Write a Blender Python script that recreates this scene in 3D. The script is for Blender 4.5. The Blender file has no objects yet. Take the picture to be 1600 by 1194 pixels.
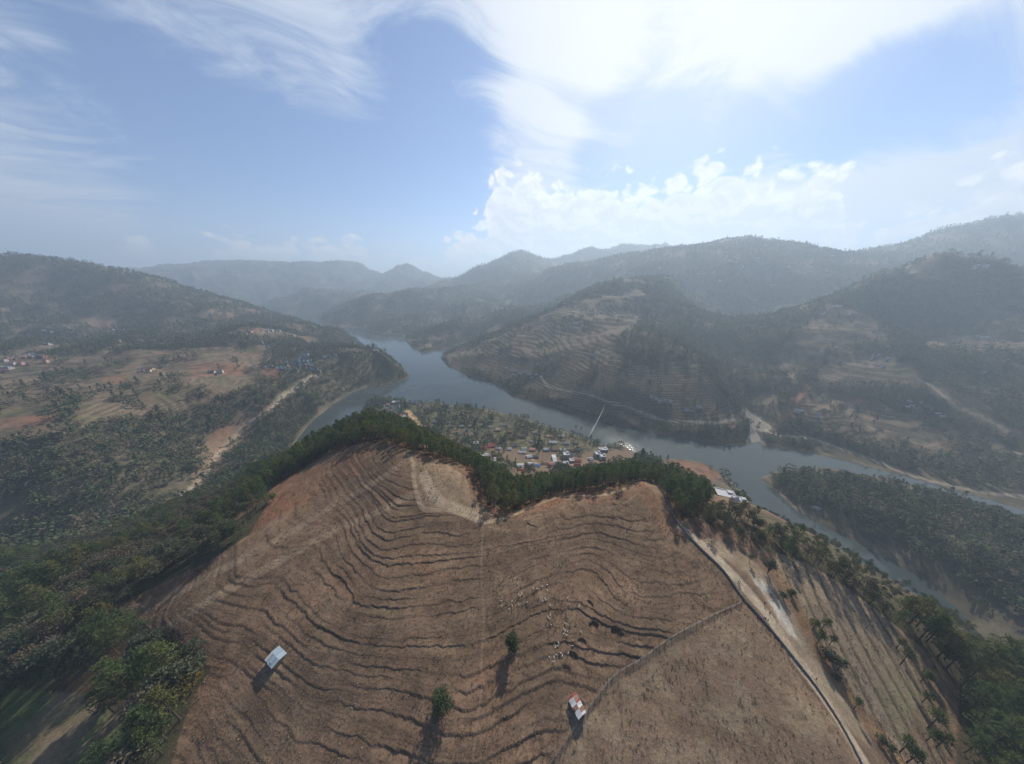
import bpy, math, random
import numpy as np
from mathutils import Vector, Matrix
random.seed(7)
rng = np.random.default_rng(7)
R = math.radians
scene = bpy.context.scene
COL = scene.collection

# ------------------------------------------------------------------ camera, sky, sun, exposure
CZ, FPX, PITCH = 280.0, 410.0, R(21.0)
SUN_EL, SUN_AZ = R(37.0), R(26.0)          # azimuth from +Y towards +X
cam_d = bpy.data.cameras.new('camera')
cam = bpy.data.objects.new('camera', cam_d)
COL.objects.link(cam)
cam.location = (0, 0, CZ)
cam.rotation_euler = (R(90) - PITCH, 0, 0)
cam_d.sensor_width = 36.0
cam_d.lens = 36.0 * FPX / 1600.0
cam_d.clip_start, cam_d.clip_end = 0.5, 60000
scene.camera = cam

scene.view_settings.view_transform = 'Standard'
scene.view_settings.look = 'None'
scene.view_settings.exposure = 0.88
scene.view_settings.gamma = 1.0
scene.view_settings.use_curve_mapping = False
cy = scene.cycles
cy.max_bounces, cy.diffuse_bounces, cy.glossy_bounces = 5, 2, 2
cy.transmission_bounces, cy.volume_bounces, cy.transparent_max_bounces = 3, 0, 6
cy.caustics_reflective = cy.caustics_refractive = False
cy.sample_clamp_indirect = 4.0
cy.use_denoising = True
try:
    cy.denoiser = 'OPENIMAGEDENOISE'
    cy.denoising_prefilter = 'NONE'
except Exception:
    pass

class NT:
    """short helper round a node tree"""
    def __init__(s, tree): s.t = tree; s.n = tree.nodes; s.l = tree.links
    def node(s, typ, **kw):
        n = s.n.new(typ)
        for k, v in kw.items(): setattr(n, k, v)
        return n
    def put(s, sock, v):
        if isinstance(v, bpy.types.NodeSocket): s.l.new(v, sock)
        elif v is not None: sock.default_value = v
    def math(s, op, a, b=None, c=None, clamp=False):
        n = s.node('ShaderNodeMath', operation=op, use_clamp=clamp)
        s.put(n.inputs[0], a)
        if b is not None: s.put(n.inputs[1], b)
        if c is not None: s.put(n.inputs[2], c)
        return n.outputs[0]
    def vmath(s, op, a, b=None, scale=None):
        n = s.node('ShaderNodeVectorMath', operation=op)
        s.put(n.inputs[0], a)
        if b is not None: s.put(n.inputs[1], b)
        if scale is not None: s.put(n.inputs['Scale'], scale)
        return n.outputs['Value'] if op in ('DOT_PRODUCT', 'LENGTH', 'DISTANCE') else n.outputs[0]
    def comb(s, x, y, z):
        n = s.node('ShaderNodeCombineXYZ')
        for i, v in enumerate((x, y, z)): s.put(n.inputs[i], v)
        return n.outputs[0]
    def sep(s, v):
        n = s.node('ShaderNodeSeparateXYZ'); s.put(n.inputs[0], v); return n.outputs
    def noise(s, vec, scale, detail=4, rough=0.55, dist=0.0, dim='3D', lac=2.0):
        n = s.node('ShaderNodeTexNoise', noise_dimensions=dim)
        if vec is not None: s.put(n.inputs['Vector'], vec)
        s.put(n.inputs['Scale'], scale); s.put(n.inputs['Detail'], detail)
        s.put(n.inputs['Roughness'], rough); s.put(n.inputs['Distortion'], dist); s.put(n.inputs['Lacunarity'], lac)
        return n.outputs['Fac']
    def ss(s, v, lo, hi, o0=0.0, o1=1.0):
        n = s.node('ShaderNodeMapRange', interpolation_type='SMOOTHSTEP', clamp=True)
        s.put(n.inputs[0], v); s.put(n.inputs[1], lo); s.put(n.inputs[2], hi)
        s.put(n.inputs[3], o0); s.put(n.inputs[4], o1)
        return n.outputs[0]
    def mix(s, f, a, b, blend='MIX'):
        n = s.node('ShaderNodeMix', data_type='RGBA', blend_type=blend)
        s.put(n.inputs[0], f); s.put(n.inputs[6], a); s.put(n.inputs[7], b)
        return n.outputs[2]

def sun_dir():
    return Vector((math.sin(SUN_AZ) * math.cos(SUN_EL), math.cos(SUN_AZ) * math.cos(SUN_EL), math.sin(SUN_EL)))

def view_dir(px, py):
    """direction of a pixel of the 1600 x 1194 photograph"""
    u, v = px - 800.0, 597.0 - py
    d = Vector((u, FPX * math.cos(PITCH) + v * math.sin(PITCH), -FPX * math.sin(PITCH) + v * math.cos(PITCH)))
    return d.normalized()

def build_world():
    w = bpy.data.worlds.new('World'); scene.world = w; w.use_nodes = True
    w.node_tree.nodes.clear(); T = NT(w.node_tree)
    sky = T.node('ShaderNodeTexSky', sky_type='NISHITA', sun_disc=False)
    sky.sun_elevation, sky.sun_rotation = SUN_EL, SUN_AZ
    sky.altitude, sky.air_density, sky.dust_density, sky.ozone_density = 1600, 1.0, 0.6, 2.0
    d = T.vmath('NORMALIZE', T.node('ShaderNodeTexCoord').outputs['Generated'])
    x, y, z = T.sep(d)
    zc = T.math('MAXIMUM', z, 0.0)
    sd = T.vmath('DOT_PRODUCT', d, tuple(sun_dir()))
    glow = T.math('POWER', T.math('MAXIMUM', sd, 0.0), 7.0)
    glow2 = T.math('POWER', T.math('MAXIMUM', sd, 0.0), 40.0)
    base = T.mix(1.0, sky.outputs[0], (0.74, 0.83, 0.98, 1), 'MULTIPLY')
    # high cirrus: a sheet some kilometres up, drawn out into streaks
    k = T.math('DIVIDE', 1.0, T.math('ADD', zc, 0.10))
    cp = T.comb(T.math('MULTIPLY', x, k), T.math('MULTIPLY', y, k), 0.0)
    rot = T.node('ShaderNodeVectorRotate', rotation_type='Z_AXIS'); T.put(rot.inputs['Vector'], cp); rot.inputs['Angle'].default_value = R(-10)
    st = T.vmath('MULTIPLY', rot.outputs[0], (0.62, 2.0, 1.0))
    warp = T.noise(cp, 1.3, 1.5, 0.5, 0.0, '2D')
    st = T.vmath('ADD', st, T.comb(T.math('MULTIPLY', warp, 1.5), T.math('MULTIPLY', warp, 1.2), 0.0))
    n1 = T.noise(st, 1.9, 6, 0.66, 0.0, '2D')
    n2 = T.noise(T.vmath('ADD', cp, (3.1, 1.7, 0)), 0.75, 2, 0.5, 0.0, '2D')
    def blob(px, py, size):                      # how near a direction is to the middle of a cloud bank
        dd = T.vmath('DOT_PRODUCT', d, tuple(view_dir(px, py)))
        return T.ss(dd, math.cos(R(size)), 1.0)
    cover = T.math('MULTIPLY', blob(1130, 20, 40), 0.50)
    for px, py, sz, a in ((1480, 170, 26, .25), (1430, 40, 26, .34), (520, 40, 21, .30), (740, 70, 27, .36), (20, 250, 15, .34), (60, 330, 18, .1), (420, 110, 15, .22), (250, 40, 18, .18), (1500, 300, 22, .2), (860, 150, 18, .14)):
        cover = T.math('ADD', cover, T.math('MULTIPLY', blob(px, py, sz), a))
    for px, py, sz, a in ((590, 230, 24, .34), (400, 260, 22, .25), (700, 250, 16, .2), (300, 200, 12, .15), (1420, 160, 9, .55), (1230, 210, 9, .55), (1590, 110, 10, .55), (1320, 188, 8, .5), (1100, 228, 10, .6), (980, 238, 10, .5), (870, 235, 10, .3), (720, 190, 12, .2), (640, 150, 9, .1), (1060, 10, 6, .1)):
        cover = T.math('SUBTRACT', cover, T.math('MULTIPLY', blob(px, py, sz), a))
    cov = T.math('ADD', T.math('ADD', T.math('MULTIPLY', n1, 1.10), T.math('MULTIPLY', n2, 0.55)), cover)
    ci = T.ss(cov, 0.82, 1.45)
    ci = T.math('MULTIPLY', ci, T.ss(z, 0.02, 0.16))
    cirrus_col = T.mix(glow, (4.8, 5.3, 6.2, 1), (7.5, 7.55, 7.6, 1))
    c = T.mix(T.math('MULTIPLY', ci, 0.93), base, cirrus_col)
    veil = T.math('MULTIPLY', T.ss(sd, 0.88, 1.0), 0.4)            # thin ice veil brightened round the sun
    c = T.mix(veil, c, (7.9, 7.9, 7.9, 1))
    # horizon air
    hz = T.ss(z, -0.02, 0.22, 1.0, 0.0)
    c = T.mix(T.math('MULTIPLY', hz, 0.42), c, T.mix(T.ss(sd, .2, .85), (4.4, 4.8, 6.2, 1), (6.2, 6.3, 7.2, 1)))
    # cumulus banks standing on the horizon: tops by azimuth, ragged by noise
    az = T.math('ARCTAN2', x, y); el = T.math('ARCSINE', z)
    cr = T.node('ShaderNodeFloatCurve'); cur = cr.mapping.curves[0]
    tops = []
    def add_top(px, py):
        v = view_dir(px, py); tops.append((math.atan2(v.x, v.y), math.asin(v.z)))
    for p in ((-100, 430), (40, 415), (135, 395), (165, 335), (215, 365), (262, 410), (305, 385), (330, 362), (400, 370), (470, 372), (535, 366), (590, 392), (640, 400), (705, 362), (735, 350), (772, 268), (810, 252),
              (870, 285), (905, 278), (960, 262), (1005, 290), (1035, 268), (1100, 248), (1170, 243), (1240, 262), (1300, 240), (1340, 318), (1420, 325), (1470, 315), (1540, 258), (1640, 262), (1800, 330)):
        add_top(*p)
    A0, A1, E1 = -1.6, 1.6, 0.5
    pts = [(0.0, 0.06)] + [((a - A0) / (A1 - A0), max(e, 0) / E1) for a, e in tops] + [(1.0, 0.16)]
    cur.points[0].location = pts[0]; cur.points[1].location = pts[-1]
    for p in pts[1:-1]: cur.points.new(*p)
    for p in cur.points: p.handle_type = 'AUTO'
    cr.mapping.update()
    wz = T.math('MULTIPLY', T.math('SUBTRACT', T.noise(T.comb(az, el, 0.0), 9, 4, 0.6, 0.0, '2D'), .5), .16)
    T.put(cr.inputs['Value'], T.math('DIVIDE', T.math('SUBTRACT', T.math('ADD', az, wz), A0), A1 - A0, clamp=True))
    top = T.math('MULTIPLY', cr.outputs[0], E1)
    ae = T.comb(T.math('MULTIPLY', az, 1.0), T.math('MULTIPLY', el, 1.35), 0.3)
    def puff(v):
        vo = T.node('ShaderNodeTexVoronoi', feature='F1', voronoi_dimensions='2D'); T.put(vo.inputs['Vector'], v); vo.inputs['Scale'].default_value = 17; vo.inputs['Detail'].default_value = 1.0; vo.inputs['Roughness'].default_value = .55
        return T.math('SUBTRACT', 1.0, vo.outputs['Distance'])
    wv = T.noise(ae, 11, 2, 0.6, 0.0, '2D')
    aw = T.vmath('ADD', ae, T.comb(T.math('MULTIPLY', wv, 0.05), T.math('MULTIPLY', wv, -0.035), 0.0))
    pf = puff(aw)
    fb = T.noise(aw, 13, 6, 0.6, 0.0, '2D')
    rag = T.math('ADD', T.math('MULTIPLY', T.math('SUBTRACT', pf, 0.55), 0.085), T.math('MULTIPLY', T.math('SUBTRACT', fb, 0.5), 0.085))
    depth = T.math('SUBTRACT', T.math('ADD', top, rag), el)
    cu = T.ss(depth, -0.004, 0.030)
    lit = T.ss(T.math('SUBTRACT', fb, T.noise(T.vmath('ADD', aw, (-0.008, -0.016, 0)), 13, 3, 0.6, 0.0, '2D')), -0.05, 0.07)
    edge = T.ss(depth, 0.0, 0.10, 1.0, 0.0)
    shade = T.math('ADD', T.math('MULTIPLY', lit, 0.45), T.math('MULTIPLY', edge, 0.55))
    cu_hi = T.mix(T.math('MULTIPLY', T.math('ADD', glow, T.ss(sd, .3, .9)), .5), (8.2, 7.8, 8.0, 1), (8.8, 8.9, 9.0, 1))
    cu_lo = T.mix(T.ss(sd, .3, .9), (5.4, 5.3, 6.1, 1), (5.8, 6.1, 6.8, 1))
    cu_col = T.mix(shade, cu_lo, cu_hi)
    c = T.mix(T.math('MULTIPLY', cu, T.ss(sd, .2, .85, .85, .95)), c, cu_col)
    w.cycles.sampling_method = 'MANUAL'; w.cycles.sample_map_resolution = 256
    bg = T.node('ShaderNodeBackground'); T.put(bg.inputs[0], c); bg.inputs[1].default_value = 0.070
    out = T.node('ShaderNodeOutputWorld'); T.l.new(bg.outputs[0], out.inputs[0])
build_world()

sun_l = bpy.data.lights.new('sun', 'SUN'); sun_l.energy = 4.2; sun_l.angle = R(0.9); sun_l.color = (1.0, 0.91, 0.78)
sun_o = bpy.data.objects.new('sun', sun_l); COL.objects.link(sun_o)
sun_o.rotation_euler = sun_dir().to_track_quat('Z', 'Y').to_euler(); sun_o.location = (300, 600, 900)

# ------------------------------------------------------------------ small helpers
def ray_np(px, py):
    px = np.asarray(px, float); py = np.asarray(py, float)
    u, v = px - 800.0, 597.0 - py
    return u, FPX * math.cos(PITCH) + v * math.sin(PITCH), -FPX * math.sin(PITCH) + v * math.cos(PITCH)
def Pz(px, py, z):
    a, b, c = ray_np(px, py); f = (z - CZ) / c
    return float(a * f), float(b * f), float(z)
def Py(px, py, Y):
    a, b, c = ray_np(px, py); f = Y / b
    return float(a * f), float(Y), float(CZ + c * f)
def project(x, y, z):
    dz = z - CZ
    fw = y * math.cos(PITCH) - dz * math.sin(PITCH)
    up = y * math.sin(PITCH) + dz * math.cos(PITCH)
    fw = np.where(fw < 1e-3, 1e-3, fw)
    return 800 + FPX * x / fw, 597 - FPX * up / fw

def _hash(ix, iy, seed):
    h = (ix * 374761393 + iy * 668265263 + seed * 974711) & 0xFFFFFFFF
    h = ((h ^ (h >> 13)) * 1274126177) & 0xFFFFFFFF
    return (h ^ (h >> 16)) & 0xFFFFFFFF
def perlin(x, y, seed=0):
    x0 = np.floor(x); y0 = np.floor(y); fx = x - x0; fy = y - y0
    ix = x0.astype(np.int64); iy = y0.astype(np.int64)
    u = fx * fx * fx * (fx * (fx * 6 - 15) + 10); v = fy * fy * fy * (fy * (fy * 6 - 15) + 10)
    def g(dx, dy):
        a = _hash(ix + dx, iy + dy, seed).astype(np.float64) * (2 * math.pi / 4294967296.0)
        return np.cos(a) * (fx - dx) + np.sin(a) * (fy - dy)
    n0 = g(0, 0) * (1 - u) + g(1, 0) * u
    n1 = g(0, 1) * (1 - u) + g(1, 1) * u
    return (n0 * (1 - v) + n1 * v) * 1.5
def fbm(x, y, wl, octv=4, seed=0, gain=0.5, ridged=False):
    s = 0.0; a = 1.0; f = 1.0 / wl; tot = 0.0
    for o in range(octv):
        n = perlin(x * f, y * f, seed + o * 17)
        if ridged: n = 1 - 2 * np.abs(n)
        s = s + a * n; tot += a; a *= gain; f *= 2.03
    return s / tot
def sstep(a, b, v):
    t = np.clip((v - a) / (b - a), 0, 1); return t * t * (3 - 2 * t)
def inside(px, py, poly):
    res = np.zeros(px.shape, bool); n = len(poly)
    for i in range(n):
        x1, y1 = poly[i]; x2, y2 = poly[(i + 1) % n]
        if y1 == y2: continue
        c = ((y1 > py) != (y2 > py)) & (px < (x2 - x1) * (py - y1) / (y2 - y1) + x1)
        res ^= c
    return res
def seg_dist(x, y, pts, closed=False):
    d = np.full(x.shape, 1e18); n = len(pts)
    for i in range(n if closed else n - 1):
        ax, ay = pts[i][0], pts[i][1]; bx, by = pts[(i + 1) % n][0], pts[(i + 1) % n][1]
        ex, ey = bx - ax, by - ay; L = ex * ex + ey * ey + 1e-9
        t = np.clip(((x - ax) * ex + (y - ay) * ey) / L, 0, 1)
        d = np.minimum(d, (x - ax - t * ex) ** 2 + (y - ay - t * ey) ** 2)
    return np.sqrt(d)
# ------------------------------------------------------------------ the lie of the land
# shoreline of the reservoir (water level 0)
LAKE_PX = [(455, 702), (480, 668), (498, 650), (520, 632), (548, 615), (575, 604), (610, 600), (632, 594), (641, 587), (628, 575), (600, 560), (585, 553), (572, 543), (560, 535),
           (520, 516), (480, 508), (440, 502), (415, 494), (470, 491), (500, 495), (503, 506), (530, 511), (563, 513), (580, 519), (600, 523), (612, 518), (628, 524), (637, 536), (645, 545), (660, 551),
           (684, 547), (705, 541), (732, 535), (712, 545), (690, 555), (689, 560), (701, 574), (717, 581), (734, 589), (764, 596), (784, 604), (803, 619), (825, 626), (875, 638), (919, 654), (966, 666),
           (1012, 676), (1075, 686), (1137, 696), (1168, 696), (1186, 690), (1192, 696), (1250, 705), (1300, 716), (1400, 741), (1480, 763), (1560, 786), (1640, 810), (1640, 824), (1585, 806), (1530, 790), (1440, 764), (1360, 743), (1290, 731),
           (1220, 735), (1188, 747), (1213, 768), (1240, 795), (1280, 818), (1330, 845), (1390, 873), (1440, 905), (1500, 955), (1556, 1018), (1600, 1075), (1640, 1130), (1600, 1100),
           (1535, 1012), (1500, 980), (1455, 950), (1400, 912), (1350, 885), (1300, 862), (1240, 830), (1190, 800), (1165, 778), (1148, 758), (1125, 738), (1098, 722), (1060, 716), (1020, 718),
           (992, 708), (972, 695), (945, 697), (917, 685), (876, 672), (849, 664), (813, 652), (758, 638), (736, 637), (714, 631), (697, 637), (692, 629), (670, 627), (651, 630), (629, 626), (576, 626), (560, 650), (530, 690), (480, 715)]
LAKE = [Pz(a, b, 0)[:2] for a, b in LAKE_PX]

ctrl = []      # x, y, z of known points
def cz(*pts):
    for px, py, z in pts: ctrl.append(Pz(px, py, z))
def cy_(*pts, back=None):
    for px, py, Y in pts:
        p = Py(px, py, Y); ctrl.append(p)
        if back: ctrl.append((p[0] * back[0], p[1] * back[0], p[2] * back[1]))
# brown hill
cz((640, 712, 168), (655, 740, 166.5), (700, 780, 162.5), (740, 745, 160), (770, 812, 158), (830, 800, 157.5), (900, 778, 157), (1000, 760, 156.5), (1040, 795, 157), (600, 690, 165), (540, 700, 158),
   (560, 790, 158), (520, 760, 156), (440, 830, 149), (400, 860, 147), (330, 905, 139), (260, 975, 131), (400, 790, 141), (300, 865, 131), (180, 945, 118), (470, 860, 147.5), (380, 930, 140.5), (330, 990, 134), (430, 1030, 135), (480, 950, 143.5), (490, 1080, 134),
   (600, 830, 159), (660, 830, 158.5), (600, 900, 153), (540, 900, 149), (560, 980, 145), (650, 900, 153), (700, 900, 151.5), (755, 900, 151), (700, 1000, 143.5), (620, 1000, 143.5), (750, 1000, 142.5), (750, 1100, 136), (750, 1190, 131), (620, 1100, 134.5), (600, 1190, 129), (480, 1190, 126.5), (350, 1190, 121), (320, 1100, 123), (400, 1120, 127),
   (850, 880, 149), (920, 860, 149.5), (918, 893, 146), (980, 850, 153), (850, 960, 142.5), (840, 1010, 139), (900, 960, 142.5), (950, 960, 145), (1010, 950, 147.5), (850, 1080, 134), (900, 1105, 133), (960, 1060, 136.5), (1000, 1000, 141.5), (1080, 960, 145.5),
   (1090, 880, 151), (1160, 945, 145), (1100, 1050, 138.5), (1050, 1120, 134), (950, 1170, 130), (1200, 1000, 143), (1250, 1070, 138), (1300, 1120, 135), (1340, 1194, 132), (1150, 1190, 131))
ctrl[:] = [(x, y, z) if z >= 158 else (lambda p: p)(Pz(*[float(v) for v in project(x, y, z)], 158 - (158 - z) * .46)) for x, y, z in ctrl]
# right shoulder, road and the striped field
cz((1080, 810, 155.6), (1130, 850, 154.4), (1180, 880, 152.7), (1215, 970, 148.5), (1290, 1090, 143.8), (1150, 815, 153.3), (1200, 860, 151.5), (1230, 890, 148.5), (1300, 950, 143.8), (1270, 870, 147.9), (1350, 920, 138), (1400, 1000, 134), (1420, 1120, 132), (1350, 1060, 137), (1360, 1160, 135), (1500, 1060, 124),
   (1480, 1150, 127), (1420, 950, 128), (1500, 1012, 116), (1590, 1080, 110), (1590, 1180, 117), (1480, 960, 62.0), (1560, 1030, 66.0), (1330, 885, 126), (1250, 835, 134.3), (1180, 790, 134.3), (1300, 855, 60.0), (1400, 925, 50.0), (1220, 815, 62.0))
# behind the crest: pine slope, rear lobe, down to the village
cz((585, 660, 152), (560, 680, 156), (520, 690, 148), (470, 715, 132), (620, 672, 150), (660, 690, 140), (700, 706, 124), (760, 738, 78), (850, 748, 60), (800, 790, 148), (900, 752, 100), (900, 740, 40), (960, 745, 118), (1000, 735, 110), (1050, 745, 108), (1090, 775, 120), (1020, 722, 40), (830, 770, 118), (740, 700, 22), (800, 730, 30), (860, 728, 22),
   (600, 640, 6), (640, 640, 7), (660, 655, 10), (690, 680, 14), (700, 650, 8), (760, 690, 12), (800, 665, 6), (860, 690, 9), (900, 700, 9), (950, 705, 7), (840, 715, 14), (940, 720, 14), (985, 715, 10), (1060, 730, 14), (1090, 745, 22), (1130, 775, 22), (1150, 790, 24), (1175, 800, 14), (580, 634, 4))
# left slopes, dry river, left hill and plateau
cz((450, 735, 122), (400, 750, 112), (300, 800, 104), (300, 840, 122), (200, 850, 100), (150, 900, 112), (100, 960, 112), (50, 1000, 114), (0, 900, 72), (0, 1100, 124), (100, 1150, 131), (230, 1050, 136), (230, 1160, 139), (60, 1190, 130), (0, 840, 40), (100, 850, 48), (220, 960, 139), (280, 1020, 143),
   (240, 800, 20), (330, 745, 14), (330, 705, 16), (375, 672, 22), (400, 690, 8), (430, 690, 3), (410, 650, 34), (440, 625, 46), (490, 588, 62), (360, 720, 24), (440, 660, 18), (160, 830, 24),
   (50, 780, 60), (150, 760, 55), (100, 700, 92), (200, 700, 70), (270, 720, 40), (200, 655, 92), (300, 650, 66), (0, 690, 108), (330, 620, 84), (390, 590, 82), (0, 640, 116), (100, 620, 112), (200, 600, 108), (300, 590, 98), (0, 575, 122), (60, 560, 122), (150, 560, 118), (250, 545, 114), (330, 560, 104), (420, 560, 78),
   (400, 525, 116), (330, 530, 118), (440, 520, 108), (475, 570, 66), (540, 575, 52), (560, 560, 66), (600, 546, 74), (620, 560, 50), (590, 580, 22), (500, 610, 38), (520, 590, 44), (460, 640, 22))
cy_((440, 512, 1200), (500, 515, 1240), (540, 526, 1220))
cz((0, 540, 108), (100, 528, 104), (200, 520, 104), (280, 518, 108))
cy_((0, 408, 1320), (60, 412, 1340), (130, 420, 1340), (200, 432, 1340), (260, 455, 1340), (330, 472, 1380), (400, 488, 1420), (-200, 410, 1250), back=(1.25, .72))
cy_((0, 480, 1020), (150, 490, 1040), (260, 495, 1080), (100, 455, 1180))
# middle hill across the water
cy_((787, 521, 1030), (869, 484, 1140), (919, 454, 1250), (970, 444, 1290), (1006, 440, 1320), (1044, 440, 1340), back=(1.15, .78))
cy_((980, 480, 1020), (1030, 478, 1020), (950, 505, 880), (1100, 500, 1180), (1150, 510, 1080), (1180, 465, 1450), (1100, 457, 1500), (1450, 480, 840), (1550, 480, 790), (1400, 520, 770))
cz((900, 560, 84), (850, 580, 45), (800, 575, 32), (1000, 600, 66), (1000, 530, 128), (1044, 512, 134), (1075, 546, 112), (1106, 565, 96), (1128, 608, 58), (1153, 645, 22), (1060, 620, 50), (1080, 660, 20), (950, 620, 40), (880, 610, 30), (940, 550, 104), (760, 570, 26), (720, 560, 24))
cz((1180, 652, 8), (1185, 672, 4), (1175, 630, 18), (1150, 585, 50), (1120, 545, 84), (1200, 560, 78))
# right hill
cy_((1250, 497, 860), (1300, 466, 900), (1380, 427, 960), (1460, 409, 1000), (1550, 422, 980), (1620, 432, 960), (1750, 450, 900), back=(1.25, .74))
cz((1200, 527, 126), (1290, 620, 44), (1240, 600, 62), (1220, 640, 28), (1340, 560, 98), (1300, 490, 188), (1260, 540, 120), (1400, 620, 54), (1380, 680, 16), (1500, 560, 112), (1550, 640, 52), (1450, 640, 42), (1450, 700, 14), (1600, 700, 26), (1560, 740, 8), (1600, 600, 86), (1700, 650, 60))
# wooded peninsula
cz((1225, 745, 9), (1300, 745, 12), (1380, 765, 13), (1450, 800, 27), (1320, 800, 14), (1560, 840, 34), (1600, 900, 34), (1500, 880, 24), (1450, 770, 10), (1600, 960, 24), (1700, 940, 34))
# second range, headlands, far ranges
cy_((700, 512, 1380), (780, 492, 1450), (840, 479, 1500), (900, 462, 1600), back=(1.18, .6))
cy_((520, 492, 2000), (580, 466, 2150), (650, 459, 2250), (720, 452, 2450), (640, 495, 1800), (760, 470, 1950), back=(1.1, .8))
cy_((690, 446, 3000), (750, 421, 3100), (775, 409, 3150), (812, 397, 3200), (850, 404, 3250), (900, 398, 3500), (960, 392, 3700), (1040, 392, 3800), back=(1.15, .75))
cy_((880, 416, 2250), (930, 407, 2250), (1000, 402, 2250), (1060, 395, 2230), (1140, 379, 2200), (1200, 386, 2160), (1260, 402, 2120), back=(1.2, .7))
cy_((780, 474, 2150), (830, 450, 2150), (1000, 425, 1750), (1140, 420, 1600), (1250, 430, 1500))
cy_((1310, 410, 2120), (1400, 386, 2100), (1450, 373, 2080), (1540, 359, 2020), (1620, 366, 1950), (1800, 380, 1800), back=(1.2, .72))
cy_((1400, 410, 1600), (1540, 400, 1500), (1620, 400, 1450))
cy_((1180, 386, 4600), (1250, 373, 4600), (1300, 370, 4600), (1345, 373, 4600), (1400, 380, 4600), back=(1.15, .7))
cy_((400, 487, 2600), (430, 472, 2800), (470, 461, 2900), (520, 459, 2950), (570, 461, 3000), (610, 468, 3000), back=(1.1, .5))
cy_((200, 466, 5000), (270, 451, 5000), (310, 431, 5000), (360, 414, 5000), (420, 405, 5000), (470, 419, 5000), (530, 415, 4800), (560, 418, 4700), (590, 438, 4600), (632, 418, 4600), (662, 432, 4500), (690, 440, 4500), (100, 470, 5000), (0, 480, 4800), back=(1.15, .75))
for a in np.linspace(-98, 98, 22):
    ctrl.append((9000 * math.sin(R(a)), 9000 * math.cos(R(a)), 120.0))
for a in (-100, -85, 85, 100):
    for rr in (400, 900, 2000): ctrl.append((rr * math.sin(R(a)), rr * math.cos(R(a)), 40 + rr * .1))
ctrl += [(0, 0, 134), (0, -60, 124), (120, -30, 126), (-120, -30, 124), (-300, -60, 100), (300, -60, 60)]
# shoreline points keep the interpolated land near zero there
for i, (x, y) in enumerate(LAKE):
    if i % 2 == 0 and math.hypot(x, y) > 330: ctrl.append((x, y, 0.0))
CT = np.array(ctrl)
CR = 0.035 * np.hypot(CT[:, 0], CT[:, 1]) + 8
def _kern(x, y):
    return np.sqrt((x[:, None] - CT[None, :, 0]) ** 2 + (y[:, None] - CT[None, :, 1]) ** 2 + CR[None, :] ** 2)
_n = len(CT); _A = np.zeros((_n + 1, _n + 1)); _A[:_n, :_n] = _kern(CT[:, 0], CT[:, 1]) + np.eye(_n) * -0.6 * 1.0; _A[_n, :_n] = _A[:_n, _n] = 1
_W = np.linalg.solve(_A, np.append(CT[:, 2], 0.0))
def base_height(x, y):
    out = np.empty(x.shape); step = 20000
    for i in range(0, len(x), step):
        out[i:i + step] = _kern(x[i:i + step], y[i:i + step]) @ _W[:-1] + _W[-1]
    return out

FIELD = [(560, 694), (600, 690), (640, 706), (690, 722), (735, 732), (752, 790), (800, 800), (880, 774), (940, 774), (1005, 755), (1040, 790), (1075, 830), (1160, 925), (1260, 1060), (1345, 1200), (1345, 1400), (200, 1400), (268, 1194), (300, 1090), (330, 1045), (262, 985), (235, 985), (178, 948), (330, 875), (390, 835), (440, 752), (520, 705)]
STRIP = [(1212, 862), (1260, 880), (1320, 915), (1400, 978), (1465, 1034), (1500, 1080), (1480, 1200), (1400, 1200), (1330, 1090), (1270, 985), (1215, 905)]

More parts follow.
